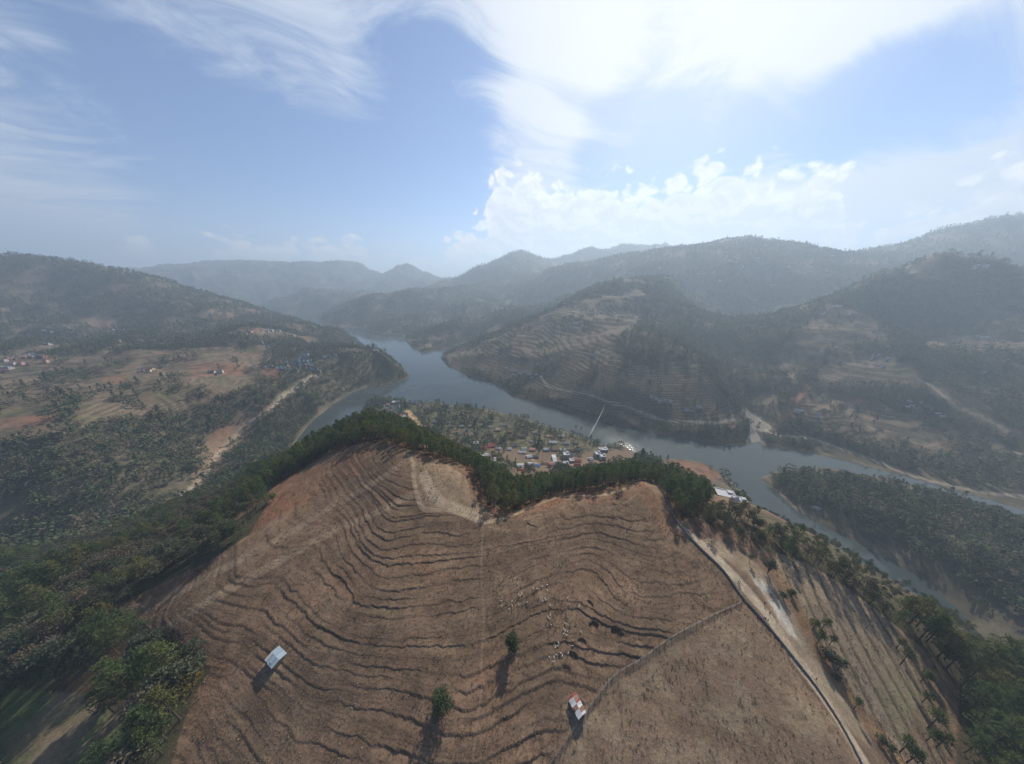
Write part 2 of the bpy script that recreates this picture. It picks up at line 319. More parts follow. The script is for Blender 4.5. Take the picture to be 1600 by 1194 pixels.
def land_height(x, y, detail=True):
    """height of the ground at arrays of x, y"""
    h = base_height(x, y); r = np.hypot(x, y)
    if not detail: return h
    d = np.full(x.shape, 500.0); ins = np.zeros(x.shape, bool); m = (r > 250) & (r < 4200)
    d[m] = seg_dist(x[m], y[m], LAKE, True); ins[m] = inside(x[m], y[m], LAKE)
    # gullies and knolls
    dry = sstep(0, 130, d) * ~ins
    amp = np.interp(r, [0, 240, 330, 520, 800, 1400, 3000, 6000], [0.25, 0.35, 2.2, 6.0, 21, 36, 62, 110])
    wl = 1.0
    n1 = np.where(r < 700, fbm(x, y, 95, 4, 3), 0)
    n2 = fbm(x, y, 300, 5, 11, .5, True) - .25
    n3 = fbm(x, y, 900, 4, 29, .5, True) - .25
    w = sstep(450, 750, r); w3 = sstep(1700, 3200, r)
    vill = sstep(260, 330, y) * (1 - sstep(560, 620, y)) * sstep(-230, -180, x) * (1 - sstep(190, 260, x))
    h = h + amp * dry * (1 - .9 * vill) * (n1 * (1 - w) + n2 * w * (1 - w3) + n3 * w3)
    q = r > 2600; n4 = np.zeros(x.shape); n4[q] = fbm(x[q], y[q], 420, 4, 37, .5, True) - .25
    h = h + 75 * n4 * sstep(2600, 4200, r)
    px, py = project(x, y, h)
    near = r < 262
    fld = np.zeros(x.shape); fld[near] = inside(px[near], py[near], FIELD)
    stp = np.zeros(x.shape); q = (r < 300) & (r > 80); stp[q] = inside(px[q], py[q], STRIP)
    h = h + np.where(near, fbm(x, y, 26, 3, 41) * 0.55 + fbm(x, y, 5, 2, 43) * .09, 0)
    # ploughed terraces: level treads broken by steep earth banks, dying out here and there
    hw = h + fbm(x, y, 38, 2, 51) * .35 + fbm(x, y, 9, 2, 53) * .12 + fbm(x, y, 2.4, 3, 55) * .13
    step = .68; q = hw / step; i = np.floor(q); t = q - i
    def hsh(k, sd): return _hash(i.astype(np.int64), np.full(i.shape, k, np.int64), sd).astype(float) / 4294967296.0
    b0 = .30 + .52 * hsh(1, 5) + .05 * perlin(x / 11, y / 11, 61); gg = .12 + .55 * hsh(2, 6); gg = np.clip(gg + .35 * perlin(x / 14, y / 14, 62), .1, .95)
    f = gg * t + (1 - gg) * sstep(b0, b0 + .10, t)
    live = sstep(-.32, .02, fbm(x + 37 * i, y - 23 * i, 42, 2, 71)) * (0.5 + .5 * sstep(-.25, .2, fbm(x, y, 60, 2, 73)))
    live = live * (1 - sstep(1085, 1150, px - (py - 945) * .28 + 0) * 0)
    # smooth ground: knob top, lower right meadow below the cross fence, ridge tracks
    meadow = inside(px, py, [(1165, 945), (1090, 975), (1000, 1030), (950, 1060), (900, 1120), (850, 1200), (1345, 1200)]) & near
    knob = inside(px, py, [(645, 725), (735, 732), (755, 800), (780, 815), (660, 800)]) & near
    live = live * np.where(meadow, .18, 1) * np.where(knob, 0, 1)
    h = h + (step * (i + f) - hw) * live * fld
    # far hillsides: broad farm terraces
    tz = terr_mask(px, py, r)
    st2 = np.interp(r, [300, 1000], [2.6, 7.0]); q = h / st2 + fbm(x, y, 120, 2, 81) * .35; i2 = np.floor(q); t2 = q - i2
    h = h + st2 * (np.where(t2 < .7, t2 * .25, .175 + .825 * (t2 - .7) / .3) - t2) * tz * .9 * dry
    # low ridges of the striped field run down the picture
    h = h - .28 * stp * sstep(.80, .98, np.abs(np.sin((x * .90 - y * .36 + 2.5 * perlin(x / 30, y / 30, 91)) * .62)))
    # the pit dug into the slope and the ditch below the cross fence
    for gx, gy, gr, gd in PITS:
        h = h - gd * (1 - sstep(gr * .45, gr, np.hypot(x - gx, y - gy) + 1.2 * perlin(x / 2.5, y / 2.5, 95))) * near
    # shore
    h = np.where(ins, -1.0 - np.minimum(d, 60) * .25, np.maximum(np.minimum(h, .5 + d * 1.15), .35 + np.minimum(d, 40) * .09))
    return h

def terr_mask(px, py, r):
    """where the photograph shows farm terraces on the far hillsides"""
    m = np.zeros(px.shape)
    for poly, r0, r1, a in TERR:
        q = (r > r0) & (r < r1); mm = np.zeros(px.shape, bool); mm[q] = inside(px[q], py[q], poly); m = np.maximum(m, mm * a)
    return m
TERR = [([(0, 560), (420, 540), (400, 600), (300, 640), (180, 660), (0, 690)], 420, 1200, .7),
        ([(700, 560), (800, 515), (900, 470), (1000, 450), (1030, 480), (960, 530), (980, 570), (1080, 560), (1140, 640), (1060, 670), (900, 640), (800, 600)], 450, 1400, 1.0), ([(1020, 590), (1100, 580), (1150, 650), (1040, 660)], 420, 1000, 1.0), ([(1300, 470), (1380, 500), (1350, 535), (1290, 540), (1240, 600), (1200, 560)], 500, 1400, .7), ([(1480, 600), (1600, 590), (1600, 640), (1500, 640)], 400, 1000, .6),
        ([(1265, 605), (1300, 535), (1370, 530), (1420, 570), (1440, 600), (1300, 600)], 450, 1100, 1),
        ([(1225, 640), (1300, 610), (1440, 640), (1490, 680), (1440, 700), (1300, 680)], 350, 900, 1),
        ([(1440, 530), (1600, 515), (1600, 550), (1450, 545)], 450, 1400, .8),
        ([(1020, 720), (1100, 722), (1190, 800), (1150, 800), (1110, 770), (1050, 745)], 280, 520, .6)]
PITS = [(*Pz(962, 1000, 147)[:2], 2.8, 1.0), (*Pz(925, 985, 148)[:2], 2.1, 1.0), (*Pz(895, 1036, 146)[:2], 1.7, .7), (*Pz(882, 1052, 145.7)[:2], 1.7, .7), (*Pz(908, 1012, 146.5)[:2], 1.5, .7), (*Pz(921, 948, 149.5)[:2], 1.4, .6), (*Pz(862, 1093, 144.4)[:2], 1.0, 1.6)]

# polar level-of-detail sheet
az = np.concatenate([np.linspace(-100, -80, 41)[:-1], np.linspace(-80, 80, 861), np.linspace(80, 100, 41)[1:]])
rad = [3.0]
while rad[-1] < 24: rad.append(rad[-1] * 1.10)
while rad[-1] < 60: rad.append(rad[-1] * 1.008)
while rad[-1] < 275: rad.append(rad[-1] * 1.0030)
while rad[-1] < 1500: rad.append(rad[-1] * 1.0072)
while rad[-1] < 9800: rad.append(rad[-1] * 1.013)
rad = np.array(rad); NA, NR = len(az), len(rad)
AZr = np.radians(az)
GX = (rad[:, None] * np.sin(AZr)[None]).ravel(); GY = (rad[:, None] * np.cos(AZr)[None]).ravel()
GH = land_height(GX, GY)
GH2 = GH.reshape(NR, NA)
def ground(x, y):
    """height of the built sheet (bilinear)"""
    x = np.atleast_1d(np.asarray(x, float)); y = np.atleast_1d(np.asarray(y, float))
    r = np.clip(np.hypot(x, y), rad[0], rad[-1] * .999); a = np.clip(np.degrees(np.arctan2(x, y)), -99.9, 99.9)
    i = np.clip(np.searchsorted(rad, r) - 1, 0, NR - 2); j = np.clip(np.searchsorted(az, a) - 1, 0, NA - 2)
    u = (r - rad[i]) / (rad[i + 1] - rad[i]); v = (a - az[j]) / (az[j + 1] - az[j])
    return (GH2[i, j] * (1 - v) + GH2[i, j + 1] * v) * (1 - u) + (GH2[i + 1, j] * (1 - v) + GH2[i + 1, j + 1] * v) * u
def g1(x, y): return float(ground(x, y)[0])
def hit(px, py, rmin=20):
    """where the line of sight through a pixel first meets the ground or the water"""
    a, b, c = (float(v) for v in ray_np(px, py)); L = math.hypot(a, b)
    rr = np.exp(np.linspace(math.log(rmin), math.log(9000), 6000))
    x, y, z = a / L * rr, b / L * rr, CZ + c / L * rr
    below = z < np.maximum(ground(x, y), 0)
    k = int(np.argmax(below)) if below.any() else len(rr) - 1
    return float(x[k]), float(y[k]), float(max(g1(x[k], y[k]), 0))
def path_w(pts): return [hit(a, b)[:2] for a, b in pts]
# ------------------------------------------------------------------ land cover
def put(o, **kw):
    for k, v in kw.items(): o[k] = v
    return o
def mat(name, rgb, rough=.85, var=0.0, nscale=3.0, bump=0.0, spec=.25, metal=0.0, objvar=0.0, trans=0.0):
    m = bpy.data.materials.new(name); m.use_nodes = True; m.node_tree.nodes.clear(); T = NT(m.node_tree)
    b = T.node('ShaderNodeBsdfPrincipled'); out = T.node('ShaderNodeOutputMaterial')
    b.inputs['Roughness'].default_value = rough; b.inputs['Specular IOR Level'].default_value = spec; b.inputs['Metallic'].default_value = metal
    c = (*rgb, 1)
    if var or bump:
        n = T.noise(T.node('ShaderNodeTexCoord').outputs['Object'], nscale, 3, .6)
        if var:
            f = T.math('ADD', 1.0 - var, T.math('MULTIPLY', n, 2 * var))
            c = T.vmath('SCALE', tuple(rgb), None, f)
        if bump:
            bn = T.node('ShaderNodeBump'); bn.inputs['Strength'].default_value = bump; bn.inputs['Distance'].default_value = .05; T.put(bn.inputs['Height'], n); T.l.new(bn.outputs[0], b.inputs['Normal'])
    if objvar:
        rnd = T.node('ShaderNodeObjectInfo').outputs['Random']
        f = T.math('ADD', 1.0 - objvar, T.math('MULTIPLY', rnd, 2 * objvar))
        c = T.vmath('SCALE', c if isinstance(c, bpy.types.NodeSocket) else tuple(rgb), None, f)
    T.put(b.inputs['Base Color'], c)
    if trans:
        tr = T.node('ShaderNodeBsdfTranslucent'); T.put(tr.inputs[0], c); mx = T.node('ShaderNodeMixShader'); mx.inputs[0].default_value = trans
        T.l.new(b.outputs[0], mx.inputs[1]); T.l.new(tr.outputs[0], mx.inputs[2]); T.l.new(mx.outputs[0], out.inputs[0])
    else:
        T.l.new(b.outputs[0], out.inputs[0])
    return m

# tracks and lanes: traced once, then worked in metres on the ground
def smooth_path(pts, n=6):
    p = np.array(pts, float); out = []
    for i in range(len(p) - 1):
        a, b, c, d = p[max(i - 1, 0)], p[i], p[i + 1], p[min(i + 2, len(p) - 1)]
        for t in np.linspace(0, 1, n, endpoint=False):
            out.append(.5 * ((2 * b) + (-a + c) * t + (2 * a - 5 * b + 4 * c - d) * t * t + (-a + 3 * b - 3 * c + d) * t ** 3))
    out.append(p[-1]); return [tuple(q) for q in out]
FENCE_PX = [(985, 757), (1012, 752), (1028, 762), (1044, 788), (1058, 817), (1092, 856), (1130, 893), (1160, 935), (1200, 980), (1240, 1030), (1270, 1068), (1305, 1120), (1345, 1194), (1375, 1255)]
FENCE_W = smooth_path(path_w(FENCE_PX), 4)
CROSS_W = smooth_path(path_w([(1158, 943), (1130, 955), (1090, 975), (1045, 1000), (1000, 1032), (965, 1052), (942, 1078), (915, 1115), (890, 1150), (860, 1194), (830, 1235)]), 4)
ROADS = {
    'road': (smooth_path(path_w([(1066, 826), (1110, 862), (1150, 905), (1190, 950), (1215, 985), (1250, 1040), (1290, 1095), (1320, 1140), (1352, 1194), (1390, 1260)])), 2.6, (.36, .30, .22), .95),
    'verge': (smooth_path(path_w([(1120, 855), (1165, 880), (1190, 905), (1215, 945), (1240, 990), (1262, 1030), (1290, 1070), (1320, 1112)])), 5.4, (.28, .225, .155), .85),
    'gravel': (smooth_path(path_w([(1188, 912), (1205, 935), (1222, 962), (1232, 985), (1245, 1010), (1258, 1036)])), 2.9, (.42, .395, .35), .95),
    'cut': (smooth_path(path_w([(1210, 890), (1235, 930), (1262, 985), (1290, 1035), (1320, 1080), (1350, 1120), (1385, 1165), (1420, 1220)])), 3.4, (.20, .125, .07), .9),
    'ridge_path': (smooth_path(path_w([(638, 710), (645, 722), (646, 745), (652, 772), (662, 795), (690, 797), (720, 803), (752, 815), (780, 812), (810, 802), (850, 785), (880, 776), (930, 775), (985, 762)])), 1.3, (.27, .205, .14), .9),
    'path_down': (smooth_path(path_w([(756, 818), (752, 880), (756, 960), (752, 1040), (755, 1065), (748, 1110), (738, 1194)])), .4, (.19, .14, .098), .6),
    'sheep_path': (smooth_path(path_w([(822, 808), (826, 840), (836, 880), (842, 920), (846, 935)])), .7, (.19, .14, .098), .75),
    'spur_path': (smooth_path(path_w([(640, 716), (600, 745), (520, 790), (430, 845), (300, 915), (200, 955)])), 2.6, (.200, .150, .104), .85),
    'spur_path2': (smooth_path(path_w([(640, 775), (590, 800), (520, 830), (440, 875), (350, 925), (265, 978)])), 2.4, (.200, .150, .104), .85),
    'knob_path': (smooth_path(path_w([(662, 742), (672, 765), (690, 785), (715, 795), (745, 806)])), 3.2, (.31, .245, .175), .85),
    'field_track': (smooth_path(path_w([(1000, 770), (960, 792), (900, 788), (860, 800), (820, 812)])), .6, (.18, .13, .09), .6),
    'river_track': (smooth_path(path_w([(492, 586), (470, 600), (445, 618), (420, 642), (395, 655), (378, 672), (360, 690), (342, 708), (330, 728), (318, 745), (290, 770), (245, 800), (205, 822)])), 3.4, (.40, .34, .265), .85),
    'market_street': (smooth_path(path_w([(636, 642), (652, 660), (668, 678), (690, 696), (712, 703)])), 6.0, (.40, .28, .15), .95),
    'lower_lane': (smooth_path(path_w([(628, 658), (645, 672), (660, 690), (678, 702)])), 3.0, (.34, .25, .15), .8),
    'village_lane': (smooth_path(path_w([(830, 715), (848, 728), (900, 726), (930, 728)])), 2.0, (.28, .22, .15), .7),
    'lake_road': (smooth_path(path_w([(845, 588), (858, 604), (890, 612), (918, 616), (950, 628), (985, 638), (1010, 648), (1040, 657), (1075, 660), (1120, 661), (1150, 655)])), 3.0, (.36, .31, .23), .85),
    'hill_road': (smooth_path(path_w([(1166, 640), (1185, 655), (1203, 668), (1196, 672), (1215, 680), (1260, 684), (1310, 700), (1360, 718), (1420, 742), (1480, 758), (1540, 770), (1600, 776)])), 3.0, (.33, .28, .21), .8),
    'forest_road': (smooth_path(path_w([(1450, 600), (1485, 628), (1530, 650), (1570, 672)])), 3.2, (.30, .24, .17), .8),
    'hill_track': (smooth_path(path_w([(700, 560), (760, 533), (800, 530), (850, 508), (900, 490), (935, 486), (985, 496), (1030, 505)])), 2.6, (.32, .26, .19), .8),
    'far_road': (smooth_path(path_w([(1565, 702), (1600, 710)])), 2.6, (.32, .26, .18), .8),
    'plateau_road': (smooth_path(path_w([(115, 566), (150, 560), (175, 547), (200, 542)])), 3.0, (.33, .25, .17), .7),
}
PUDDLES = [path_w([(1198, 927), (1206, 936), (1204, 940), (1194, 931)]), path_w([(1176, 910), (1186, 917), (1180, 919)])]
SHED_YARDS = path_w([(428, 1040), (900, 1118)])
RED = [([(300, 566), (385, 566), (380, 586), (300, 590)], 350, 1500), ([(160, 590), (200, 585), (205, 600), (160, 600)], 350, 1500), ([(0, 655), (110, 640), (60, 668), (0, 672)], 350, 1500), ([(408, 576), (440, 576), (438, 590), (410, 592)], 350, 1500), ([(318, 685), (362, 660), (372, 680), (330, 712)], 300, 700),
       ([(1040, 720), (1098, 720), (1130, 745), (1110, 752), (1072, 745)], 280, 520), ([(1225, 640), (1260, 600), (1268, 606), (1240, 650), (1200, 668)], 380, 900), ([(1330, 622), (1356, 622), (1356, 630), (1330, 630)], 380, 900)]
GREEN = [([(0, 556), (80, 540), (110, 545), (0, 568)], 350, 1500), ([(20, 574), (62, 573), (60, 582), (20, 582)], 350, 1500), ([(690, 660), (790, 640), (800, 700), (700, 690)], 280, 620), ([(0, 1085), (130, 1085), (200, 1130), (190, 1200), (0, 1200)], 0, 330)]
FOREST = [([(0, 810), (320, 745), (400, 740), (200, 900), (0, 980)], 250, 900, .9), ([(0, 665), (110, 650), (220, 640), (330, 660), (318, 750), (250, 800), (120, 840), (0, 850)], 280, 900, 1.0),
          ([(390, 590), (440, 570), (488, 590), (430, 630), (330, 690), (300, 660)], 350, 900, .9), ([(330, 740), (460, 640), (500, 590), (600, 540), (645, 590), (520, 632), (460, 700), (380, 735)], 300, 1300, .92),
          ([(1200, 745), (1300, 735), (1440, 768), (1600, 800), (1600, 980), (1560, 960), (1440, 880), (1300, 800)], 250, 700, .97),
          ([(1440, 410), (1600, 430), (1600, 780), (1440, 720), (1500, 690), (1420, 580), (1370, 530), (1290, 520), (1260, 490)], 330, 1600, .96),
          ([(1040, 450), (1260, 490), (1240, 560), (1150, 640), (1060, 530)], 600, 2000, .9), ([(990, 520), (1050, 510), (1090, 560), (1060, 600), (1010, 600)], 420, 1200, .85)]
BELT = [(575, 690), (640, 702), (698, 722), (740, 733), (762, 790), (800, 803), (868, 772), (930, 768), (1000, 751), (1030, 760), (1058, 815), (1095, 805), (1110, 790), (1080, 757), (1040, 740), (980, 742), (900, 750), (855, 755), (828, 760), (800, 756), (770, 744), (738, 722), (700, 702), (650, 672), (612, 656), (575, 654), (540, 662), (470, 702), (420, 735), (440, 755), (520, 706)]
LEFTWOOD = [(0, 800), (100, 850), (200, 830), (300, 780), (380, 742), (430, 730), (440, 748), (372, 820), (300, 860), (140, 922), (150, 985), (215, 1012), (262, 1020), (325, 1058), (290, 1110), (285, 1240), (170, 1240), (190, 1130), (140, 1085), (0, 1080)]
RIGHTWOOD = [(1080, 800), (1110, 790), (1180, 815), (1255, 856), (1320, 899), (1400, 953), (1470, 1004), (1520, 1030), (1600, 1055), (1600, 1240), (1490, 1240), (1500, 1090), (1470, 1042), (1400, 986), (1325, 926), (1260, 886), (1200, 862), (1120, 828)]
RIGHTBANK = [(1165, 788), (1255, 830), (1330, 866), (1400, 912), (1470, 962), (1530, 1003), (1600, 1035), (1600, 1058), (1520, 1034), (1470, 1008), (1400, 957), (1320, 903), (1255, 860), (1180, 819)]
VILLAGE = [(545, 668), (566, 622), (590, 618), (650, 624), (700, 632), (760, 640), (860, 668), (940, 697), (990, 705), (1000, 722), (900, 735), (840, 730), (780, 735), (700, 705), (640, 660)]

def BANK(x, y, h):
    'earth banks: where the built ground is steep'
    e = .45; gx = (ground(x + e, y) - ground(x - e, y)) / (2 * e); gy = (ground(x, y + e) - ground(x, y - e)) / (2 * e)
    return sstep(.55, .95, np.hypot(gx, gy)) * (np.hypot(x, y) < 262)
def cover(x, y, h):
    """colour of the soil and its own growth, and how thickly trees stand, at points of the ground"""
    r = np.hypot(x, y); px, py = project(x, y, h); N = len(x)
    n1 = fbm(x, y, 150, 4, 201); n2 = fbm(x, y, 45, 4, 211); n3 = fbm(x, y, 9, 3, 221)
    def A(*c): return np.array(c)[None]
    def lerp(a, b, t): return a * (1 - t[:, None]) + b * t[:, None]
    def poly(p, r0=0, r1=1e9):
        m = np.zeros(N, bool); q = (r >= r0) & (r < r1); m[q] = inside(px[q], py[q], p); return m
    forest = np.clip(sstep(-.40, -.02, n1 + .45 * n2) + .0, 0, 1) * sstep(250, 330, r)
    tm = terr_mask(px, py, r)
    forest = np.where(tm > 0, sstep(.02, .28, n1 * .6 + n2 * .8) * (1 - .45 * tm) * .85, forest)
    for p, r0, r1, a in FOREST:
        m = poly(p, r0, r1) & (tm < .5); forest = np.where(m, np.maximum(forest, a * sstep(-.75, -.25, n2 + .5 * n1)), forest)
    soil = lerp(A(.125, .100, .072), A(.16, .105, .076), sstep(-.2, .3, n2))
    soil = lerp(soil, A(.085, .082, .045), sstep(.0, .4, fbm(x, y, 70, 3, 231)))
    # weeds and dry grass on the banks between farm terraces
    bank = sstep(.12, .4, np.abs(np.mod(h / np.interp(r, [300, 1000], [2.6, 7.0]) + fbm(x, y, 120, 2, 81) * .35, 1) - .35))
    soil = lerp(soil, np.where((n1 > 0)[:, None], A(.19, .145, .095), A(.06, .06, .035)), np.clip(bank * tm, 0, 1) * .75)
    c = lerp(soil, lerp(A(.060, .060, .039), A(.105, .086, .060), sstep(0, .4, n3)), forest * .86)
    for p, r0, r1 in RED: c = lerp(c, A(.21, .095, .058), poly(p, r0, r1) * (.25 + .5 * sstep(-.2, .3, n3 + .5 * n2))); forest = np.where(poly(p, r0, r1), forest * .15, forest)
    for p, r0, r1 in GREEN: c = lerp(c, A(.085, .115, .042), poly(p, r0, r1) * sstep(-.3, .25, n2) * .8); forest = np.where(poly(p, r0, r1), forest * .15, forest)
    v = poly(VILLAGE, 280, 640); c = np.where(v[:, None], lerp(lerp(A(.050, .054, .032), A(.115, .088, .058), sstep(-.15, .3, n3 + .4 * n1)), A(.10, .13, .05), sstep(.1, .4, n3) * .6), c); forest = np.where(v, np.where(px < 690, .05, np.where(px < 800, .16, .09)) + .42 * sstep(-.05, .2, n2) * (px < 880), forest)
    bare = poly([(765, 700), (865, 704), (870, 715), (930, 705), (985, 700), (992, 718), (900, 728), (830, 730), (790, 715)], 280, 560)
    c = lerp(c, A(.15, .105, .075), bare * .8); forest = np.where(bare, .02, forest)
    # the brown hill
    near = r < 275
    fld = poly(FIELD, 0, 262)
    hill = near.astype(float)
    fc = lerp(A(.107, .074, .050), A(.137, .090, .060), sstep(-.25, .25, n2)); fc = fc * (1.10 + .16 * (2 * _hash(np.floor((h + fbm(x, y, 38, 2, 51) * .35) / .68).astype(np.int64), np.floor(fbm(x, y, 55, 2, 77) * 3).astype(np.int64), 9).astype(float) / 4294967296.0 - 1))[:, None]; fc = lerp(fc, A(.165, .120, .078), sstep(.05, .45, n3) * .55); fc = lerp(fc, A(.085, .057, .041), sstep(.1, .5, fbm(x, y, 18, 3, 241)) * .6)
    fc = lerp(fc, A(.14, .078, .050), .6 * sstep(.25, .6, fbm(x, y, 34, 3, 251)) * .7)
    riser_shade = BANK(x, y, h); fc = lerp(fc, A(.040, .028, .021), riser_shade * fld * .62)  # steep terrace risers darkened: their shade painted into the soil colour
    red_rim = poly([(735, 728), (760, 790), (800, 803), (880, 774), (880, 784), (800, 815), (745, 800), (720, 735)], 0, 262) | poly([(880, 770), (1005, 752), (1050, 810), (1080, 840), (1040, 840), (1000, 775), (930, 790)], 0, 262) | poly([(440, 750), (600, 690), (560, 740), (430, 810), (330, 872), (300, 890)], 0, 262)
    fc = lerp(fc, A(.165, .083, .050), red_rim * (.35 + .5 * sstep(-.1, .3, n2)))
    meadow = poly([(1165, 945), (1090, 975), (1000, 1030), (950, 1060), (900, 1120), (850, 1210), (1365, 1210)], 0, 262)
    fc = lerp(fc, lerp(A(.160, .112, .076), A(.195, .150, .100), sstep(-.1, .35, n3)), meadow * .85)
    knob = poly([(645, 722), (700, 726), (728, 745), (735, 770), (770, 805), (700, 800), (662, 795), (648, 760)], 0, 262)
    fc = lerp(fc, A(.215, .158, .106), knob * (.55 + .35 * sstep(-.2, .2, n2)))
    stp = poly(STRIP, 60, 300)
    fc = lerp(fc, lerp(A(.235, .180, .122), A(.18, .165, .092), sstep(-.05, .35, n2)), stp * .9)
    fur = sstep(.86, .985, np.abs(np.sin((x * .90 - y * .36 + 2.5 * perlin(x / 30, y / 30, 91)) * .62))); fc = lerp(fc, A(.055, .048, .030), stp * fur * .6)
    tooth = sstep(.2, .8, np.sin((x * .36 + y * .93) * 4.2 + n3 * 2)); ct = np.array(ROADS['cut'][0]); fc = lerp(fc, A(.085, .052, .03), (seg_dist(x, y, ct) < 2.6) * near * tooth * .6)
    for qx, qy in SHED_YARDS: fc = lerp(fc, A(.20, .155, .105), (1 - sstep(3.0, 5.5, np.hypot(x - qx, y - qy) + 1.5 * n3)) * .7)
    redslope = poly([(1400, 965), (1500, 1040), (1510, 1200), (1400, 1200), (1440, 1080)], 60, 300); fc = lerp(fc, A(.155, .100, .066), redslope * .6)
    c = np.where((near & (hill > 0))[:, None], fc, c); forest = np.where(near, 0, forest)
    belt = poly(BELT, 90, 330) & ~fld; lw = poly(LEFTWOOD, 0, 420) & ~fld; rw = poly(RIGHTWOOD, 60, 420) & ~stp
    c = np.where(belt[:, None], lerp(A(.105, .060, .036), A(.06, .048, .03), sstep(-.2, .2, n3)), c); forest = np.where(belt, 1.0, forest)
    c = np.where((lw | rw)[:, None], lerp(A(.055, .052, .03), A(.095, .066, .042), sstep(.1, .4, n2)), c); forest = np.where(lw, .95, np.where(rw, .85, forest))
    rbk = poly(RIGHTBANK, 0, 400) & (h > 3); c = np.where(rbk[:, None], lerp(A(.07, .062, .038), A(.12, .085, .055), sstep(.0, .4, n3)), c); forest = np.where(rbk, .62, forest)
    lawn = poly([(0, 1075), (140, 1085), (200, 1130), (170, 1260), (0, 1300)], 0, 300); c = np.where(lawn[:, None], lerp(A(.085, .105, .042), A(.145, .115, .075), sstep(.0, .35, n2 + .3 * n3)), c); forest = np.where(lawn, .0, forest)
    out_l = near & ~fld & ~belt & ~lw & ~rw & ~stp & ~lawn & (px < 420); c = np.where(out_l[:, None], A(.05, .048, .03), c); forest = np.where(out_l, .9, forest)
    # shore mud
    d = np.full(N, 500.0); q = (r > 250) & (r < 3000); d[q] = seg_dist(x[q], y[q], LAKE, True)
    wide = np.interp(px, [800, 1150, 1200, 1700], [6, 6, 11, 16]) * np.where(r > 700, .8, 1) * (1 + .5 * n2)
    mud = (1 - sstep(wide * .55, wide, d)) * (r > 250) * ~belt * ~rw * (h < 14)
    c = lerp(c, lerp(A(.135, .112, .078), A(.078, .070, .046), sstep(-.1, .3, n2 + .4 * n3)), mud); forest = np.where(mud > .4, np.where(px > 1200, .10, 0), forest); forest = np.where((px > 1180) & (d < 20) & (py > 800) & (r < 620), forest * np.where(inside(px, py, FOREST[5][0]) | inside(px, py, FOREST[4][0]), 1, .12), forest)
    bank_r = (px > 1180) & (r > 262) & (r < 480) & (py > 800) & ~rw & (d > 14) & (x < 480); q_ = np.zeros(N, bool); q_[bank_r] = x[bank_r] * .0 + seg_dist(x[bank_r], y[bank_r], LAKE, True) < 90; nearbank = q_ & (np.hypot(x - 250, y - 60) < 260); c = lerp(c, A(.075, .066, .042), nearbank * .8); forest = np.where(nearbank & (forest < .55), .5, forest)
    forest = np.where((d < 26) & (px > 1270) & (py < 830), 0, forest)
    rf = poly([(1160, 640), (1190, 650), (1205, 668), (1185, 692), (1165, 690), (1172, 660)], 350, 800); c = lerp(c, A(.26, .24, .21), rf * .7); forest = np.where(rf, .05, forest)
    # tracks
    for k, (pts, w, col, a) in ROADS.items():
        P = np.array(pts); q = np.flatnonzero((x > P[:, 0].min() - 12) & (x < P[:, 0].max() + 12) & (y > P[:, 1].min() - 12) & (y < P[:, 1].max() + 12))
        if not len(q): continue
        dd = seg_dist(x[q], y[q], pts) * (1 + .35 * n3[q]) + n2[q] * w * .4
        if w < 6 and r[q].max() > 330 and k not in ('market_street', 'lower_lane', 'village_lane', 'river_track'): forest[q] = np.where((dd < w + 8) & (r[q] > 330), 0, forest[q])
        t = np.zeros(N); t[q] = (1 - sstep(w * .6, w * 1.25, dd)) * a * np.clip(.8 + .5 * n3[q], 0, 1)
        if k == 'gravel': t[q] *= sstep(-.25, .1, n3[q] + n2[q])
        c = lerp(c, np.array(col)[None], t); forest = np.where(t > .3, 0, forest)
    pd = seg_dist(x, y, ROADS['river_track'][0]) if True else 0
    gully = (1 - sstep(8, 26, pd + 14 * n2)); c = lerp(c, A(.24, .17, .115), gully * .5 * (r > 290) * (px < 420) * (px > 300)); forest = np.where((gully > .5) & (px < 400), forest * .25, forest)
    return c, forest, belt, lw, rw

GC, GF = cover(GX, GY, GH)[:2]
_p = project(GX, GY, GH); _nr = np.hypot(GX, GY) < 262; GP = np.zeros(len(GX)); GP[_nr] = inside(_p[0][_nr], _p[1][_nr], FIELD) * (1 - .7 * inside(_p[0][_nr], _p[1][_nr], [(1165, 945), (1090, 975), (1000, 1030), (950, 1060), (900, 1120), (850, 1210), (1365, 1210)])); GT = terr_mask(_p[0], _p[1], np.hypot(GX, GY)) * (1 - np.clip(GF, 0, 1) * .6)

